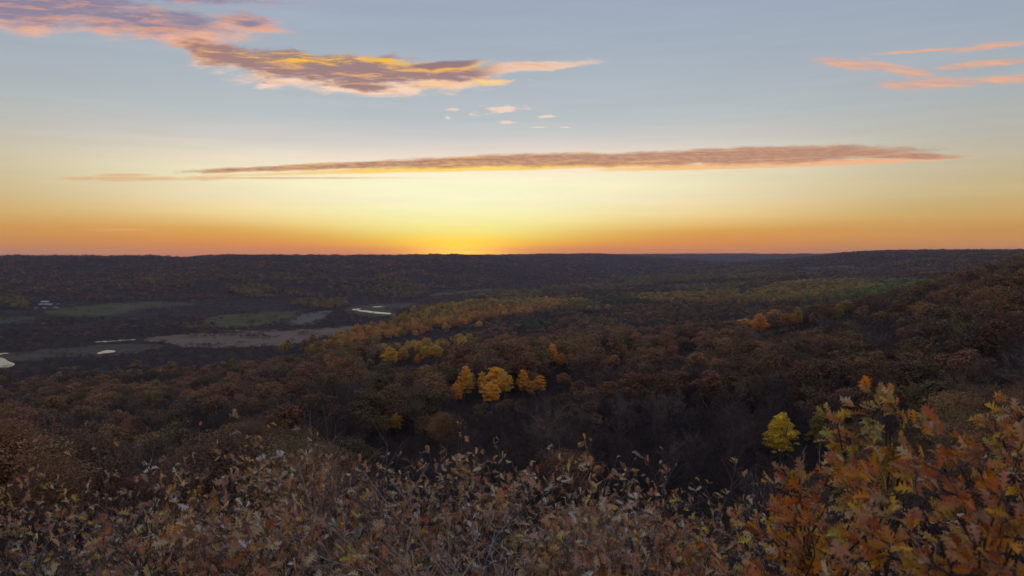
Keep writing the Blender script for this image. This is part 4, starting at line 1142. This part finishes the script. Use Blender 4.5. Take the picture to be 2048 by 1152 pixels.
SH = [ # px, depth, top row, stems, leaves per tip, palette, label
    (40, 8.5, 985, 6, 0.55, PAL_TAN, "tan leaved scrub oak at the far left edge"),
    (170, 10.5, 975, 5, 0.35, PAL_TAN, "sparse twiggy scrub oak behind the bare dark sapling"),
    (330, 9.5, 965, 6, 0.6, PAL_TAN, "pinkish tan scrub oak right of the bare dark sapling"),
    (430, 7.5, 925, 8, 1.1, PAL_TAN, "tallest dense pinkish tan scrub oak in the left half"),
    (530, 7.8, 940, 8, 1.1, PAL_TAN, "dense tan and orange scrub oak with a pointed top"),
    (640, 9.0, 975, 7, 0.8, PAL_TAN, "twiggy russet scrub oak below the pale tipped twig tree"),
    (700, 6.6, 1000, 6, 0.7, PAL_TAN, "scrub oak with scattered leaves left of the grey dead branches"),
    (800, 8.2, 950, 7, 0.8, PAL_TAN, "tan scrub oak under the tall bare twig tree"),
    (900, 8.8, 925, 8, 1.0, PAL_TAN, "round topped brown scrub oak near the middle"),
    (1010, 7.0, 965, 7, 0.7, PAL_TAN, "scrub oak behind the grey dead branches"),
    (1120, 7.6, 955, 7, 0.8, PAL_TAN, "scrub oak with orange leaves below the single pale leaf shoot"),
    (1190, 6.8, 985, 6, 0.8, PAL_TAN, "orange flecked scrub oak right of the middle"),
    (1300, 8.4, 985, 6, 0.6, PAL_TAN, "low thin scrub oak at the edge of the dark ravine"),
    (1370, 6.6, 1040, 6, 0.8, PAL_TAN, "low scrub oak with scattered yellow leaves"),
    (1450, 8.0, 1000, 6, 0.5, PAL_TAN, "wispy scrub oak with curled pale leaves beside the near oak"),
    (1520, 6.2, 1060, 6, 0.8, PAL_RED, "reddish scrub oak tucked under the near oak"),
    (120, 5.6, 1070, 6, 0.6, PAL_TAN, "dim scrub oak in the lower left corner"),
    (300, 5.2, 1060, 6, 0.8, PAL_TAN, "scrub oak low in the left part of the picture"),
    (500, 5.0, 1055, 7, 0.9, PAL_TAN, "dense leafy scrub oak along the bottom left of the middle"),
    (720, 4.8, 1085, 6, 0.6, PAL_TAN, "low scrub oak along the bottom near the dead branches"),
    (1130, 4.8, 1075, 6, 0.7, PAL_TAN, "low orange leaved scrub oak along the bottom right of the middle"),
    (1290, 5.0, 1070, 6, 0.7, PAL_TAN, "low scrub oak along the bottom, below the ravine edge"),
]
for k, (px, dep, top, st, pt, pal, lab) in enumerate(SH):
    shrub('scrub_oak', lab, 'shrub', "scrub oaks along the crest in front", px, dep, top - (8 if top < 1050 else 20), st, 3, 0.094, (pt if px > 200 else pt * 0.5) * (0.62 if px > 380 else 0.42), pal, 130, 700 + k, M_TWIG if k % 3 else M_DTWIG, spread=0.55)
for k, (px, dep, top, lab) in enumerate([(1640, 7.5, 1050, "dim scrub oak behind the lowest near oak"), (1790, 8.0, 1040, "dim scrub oak behind the middle of the near oaks"),
        (1960, 7.0, 1050, "dim scrub oak behind the near oak at the right edge"), (-130, 7.5, 1000, "scrub oak cut off by the left edge")]):
    shrub('scrub_oak', lab, 'shrub', "scrub oaks along the crest in front", px, dep, top, 6, 3, 0.085, 0.45, PAL_TAN, 60, 780 + k, M_DTWIG, spread=0.55)
# leafless saplings
shrub('bare_sapling', "dark leafless sapling with forking trunk among the left shrubs", 'sapling', None, 235, 6.0, 898, 3, 3, 0.075, 0.06, PAL_TAN, 60, 900, M_DTWIG, spread=0.22, r0=0.028)
shrub('bare_sapling', "tall thin twig tree with a pale leaf at its very top", 'sapling', None, 752, 7.0, 842, 4, 3, 0.06, 0.012, PAL_TAN, 20, 901, M_TWIG, spread=0.14, r0=0.016)
shrub('bare_sapling', "grey dead branching sapling in the bottom middle", 'sapling', None, 965, 3.9, 962, 4, 3, 0.07, 0.012, PAL_TAN, 30, 905, M_GREYW, spread=0.42, r0=0.02)
shrub('bare_sapling', "slim shoot carrying one pale leaf above the middle shrubs", 'sapling', None, 1136, 7.0, 915, 1, 1, 0.09, 0.25, [((0.42, 0.38, 0.33), 1)], 10, 906, M_DTWIG, spread=0.05, r0=0.006)
shrub('bare_sapling', "dark forked bare sapling left of the near oak", 'sapling', None, 1400, 6.0, 1020, 3, 3, 0.075, 0.04, PAL_TAN, 40, 908, M_DTWIG, spread=0.3, r0=0.012)
# (boughs of the near oaks are aimed at places in front of the camera)
def branch_target(seed, name, label, base, targets, leaf_len, pal, nparts, per, wind, r0=0.012, mat=M_DTWIG, clump=0.16, ntw=10):
    """an oak whose boughs reach named places: base (x, y), targets (px, row, depth)"""
    g = np.random.default_rng(seed)
    x, y = base; z = float(ground(np.array([x]), np.array([y]))[0])
    e = bpy.data.objects.new(name, None); COL.objects.link(e); e.location = (x, y, z); e.empty_display_size = 0.3
    e['label'] = label; e['category'] = 'oak tree'; e['group'] = "near oaks with large leaves at the right"
    wind = np.array(wind, float); tips = []
    for (tx, ty, td, rad) in targets:
        d = ray(tx, ty); P = d * (td / d[1]) + np.array([0, 0, EYE]) - np.array([x, y, z])
        B = Build(); n = 8
        c1 = np.array([P[0] * .25, P[1] * .25, P[2] * .62])
        path = [(1 - s) ** 2 * np.zeros(3) + 2 * s * (1 - s) * c1 + s * s * P + g.normal(0, 0.018, 3) * (0 < s < 1) for s in np.linspace(0, 1, n)]
        B.tube(path, [r0 * (1 - 0.75 * s) for s in np.linspace(0, 1, n)], 6)
        dirn = path[-1] - path[-2]; dirn /= np.linalg.norm(dirn)
        for j in range(ntw):
            k = g.integers(n - 3, n) if j < ntw * .75 else g.integers(n - 5, n)
            q_ = path[min(k, n - 1)]; dd = dirn * 0.5 + rand_dirs(1, g)[0] + np.array([0, 0, .2]) + wind * .3; dd /= np.linalg.norm(dd)
            L = rad * g.uniform(0.6, 1.2)
            tw_ = [q_, q_ + dd * L * .35 + g.normal(0, .008, 3), q_ + dd * L * .7 + g.normal(0, .012, 3), q_ + dd * L]
            B.tube(tw_, [.0032, .0026, .002, .0012], 4)
            tips += [(tw_[1], dd, 0), (tw_[2], dd, 0), (tw_[3], dd, 1), (tw_[3], dd, 1)]
        obj('bough', B.mesh('bough', mat, True), e)
    pc = np.array([w for _, w in pal], float); pc /= pc.sum(); pcs = np.array([c for c, _ in pal]); leaves = []
    for p, d, last in tips:
        tcol = pcs[g.choice(len(pcs), p=pc)]
        for _ in range(g.poisson(per * (1.5 if last else .8))):
            dd = d * .7 + rand_dirs(1, g)[0] * .6 + wind; Rm = rot_from(dd, g, 0.45)
            c0 = tcol if g.uniform() < .6 else pcs[g.choice(len(pcs), p=pc)]
            leaves.append((p + g.normal(0, .01, 3), Rm, leaf_len * g.uniform(.6, 1.2), c0 * g.uniform(.75, 1.25) * (1 + g.normal(0, .06, 3)), int(g.integers(0, 10))))
    leaves = [l for l in leaves if l[0][1] + y > 1.5]
    P = np.array([l[0] for l in leaves]) + np.array([x, y, z])
    ax, ay = proj(P[:, 0], P[:, 1], P[:, 2])
    size = np.array([l[2] for l in leaves]) / P[:, 1] - 10.0 * ((ax < -20) | (ax > 2080) | (ay > 1175))
    order = np.argsort(-size)
    vs, fs, ts, n = [], [], [], 0
    for r_i, i in enumerate(order):
        p, Rm, L, c, vi = leaves[i]
        if r_i < nparts and size[i] > 0:
            o = bpy.data.objects.new('leaf', LEAFM[vi]); COL.objects.link(o); o.parent = e
            M4 = Matrix.Identity(4)
            for a in range(3):
                for b_ in range(3): M4[a][b_] = float(Rm[a, b_] * L)
                M4[a][3] = float(p[a])
            o.matrix_local = M4; o['tint'] = [float(max(v, .01)) for v in c]
        else:
            v, f = LV[vi]; vs.append(v @ (Rm.T * L) + p); fs.append(f + n); n += len(v); ts.append(np.repeat(np.clip(c, .01, 1)[None], len(f), 0))
    if vs:
        m_ = np.concatenate(fs)
        obj('foliage', mesh('foliage', np.concatenate(vs), m_, M_LEAFM, np.full(len(m_), .42), True, np.concatenate(ts)), e, kind='stuff')
branch_target(31, 'oak_sapling', "tallest near oak, orange and olive leaves streaming left in the wind", (2.3, 4.6),
    [(1775, 815, 3.9, .13), (1745, 835, 3.9, .14), (1805, 840, 3.8, .12), (1705, 900, 4.0, .10), (1780, 865, 3.9, .13), (1820, 870, 3.8, .10), (1710, 940, 3.9, .08), (1675, 850, 3.9, .05)],
    0.080, PAL_GOLD + [((.62, .52, .10), 9), ((.50, .46, .10), 6)], 290, 1.5, (-.9, 0, .45), 0.014)
branch_target(32, 'oak_sapling', "near oak at the right edge with rust and gold leaves", (3.3, 4.6),
    [(2000, 862, 3.8, .12), (2045, 850, 3.7, .14), (2040, 900, 3.7, .16), (1950, 915, 3.9, .11), (1900, 945, 3.9, .10), (1975, 950, 3.8, .13), (1860, 975, 3.9, .08), (2030, 960, 3.6, .18), (1910, 985, 3.8, .16)],
    0.080, PAL_GOLD + PAL_RED, 290, 1.4, (-.9, 0, .35), 0.014)
branch_target(33, 'oak_sapling', "low near oak with yellow green leaves spreading along the lower right", (1.35, 3.6),
    [(1600, 995, 2.9, .08), (1655, 1005, 2.8, .12), (1720, 1000, 2.8, .13), (1780, 1005, 2.7, .14), (1650, 1050, 2.8, .22), (1740, 1060, 2.6, .22), (1820, 1020, 2.6, .2), (1630, 1110, 2.8, .2), (1700, 1130, 2.6, .2), (1610, 1050, 3.0, .10), (1585, 970, 3.0, .05)],
    0.070, PAL_GOLD + PAL_RED, 290, 1.5, (-.7, 0.1, .5), 0.013)
branch_target(34, 'oak_sapling', "closest oak, blurred red and ochre leaves filling the lower right corner", (1.5, 2.3),
    [(1840, 1010, 2.0, .16), (1920, 990, 1.9, .17), (2000, 1000, 1.8, .16), (1880, 1080, 1.9, .17), (1960, 1080, 1.8, .18), (2040, 1060, 1.7, .16), (1800, 1120, 2.0, .16), (1900, 1150, 1.8, .16), (2030, 1140, 1.7, .16)],
    0.058, PAL_GOLD[:2] + PAL_RED * 2, 290, 1.7, (-.6, .1, .4), 0.010)

# ------------------------------------------------------------------ air
hb = box_mesh('haze', -11700, 11700, -11700, 11700, -6, 190, None)
hz, t, b = material("haze_air"); t.nodes.remove(b)
pv = t.nodes.new('ShaderNodeVolumePrincipled')
pv.inputs['Color'].default_value = (0.72, 0.76, 0.98, 1); pv.inputs['Density'].default_value = 5.2e-5; pv.inputs['Anisotropy'].default_value = 0.2
t.links.new(pv.outputs[0], t.nodes['Material Output'].inputs['Volume'])
hb.materials.append(hz)
obj('haze', hb, kind='stuff', label="thin evening haze lying in the valley")
print("TREES", N, int(single.sum()), len(i0), len(i1), len(i2), nb, "objects", len(bpy.data.objects))
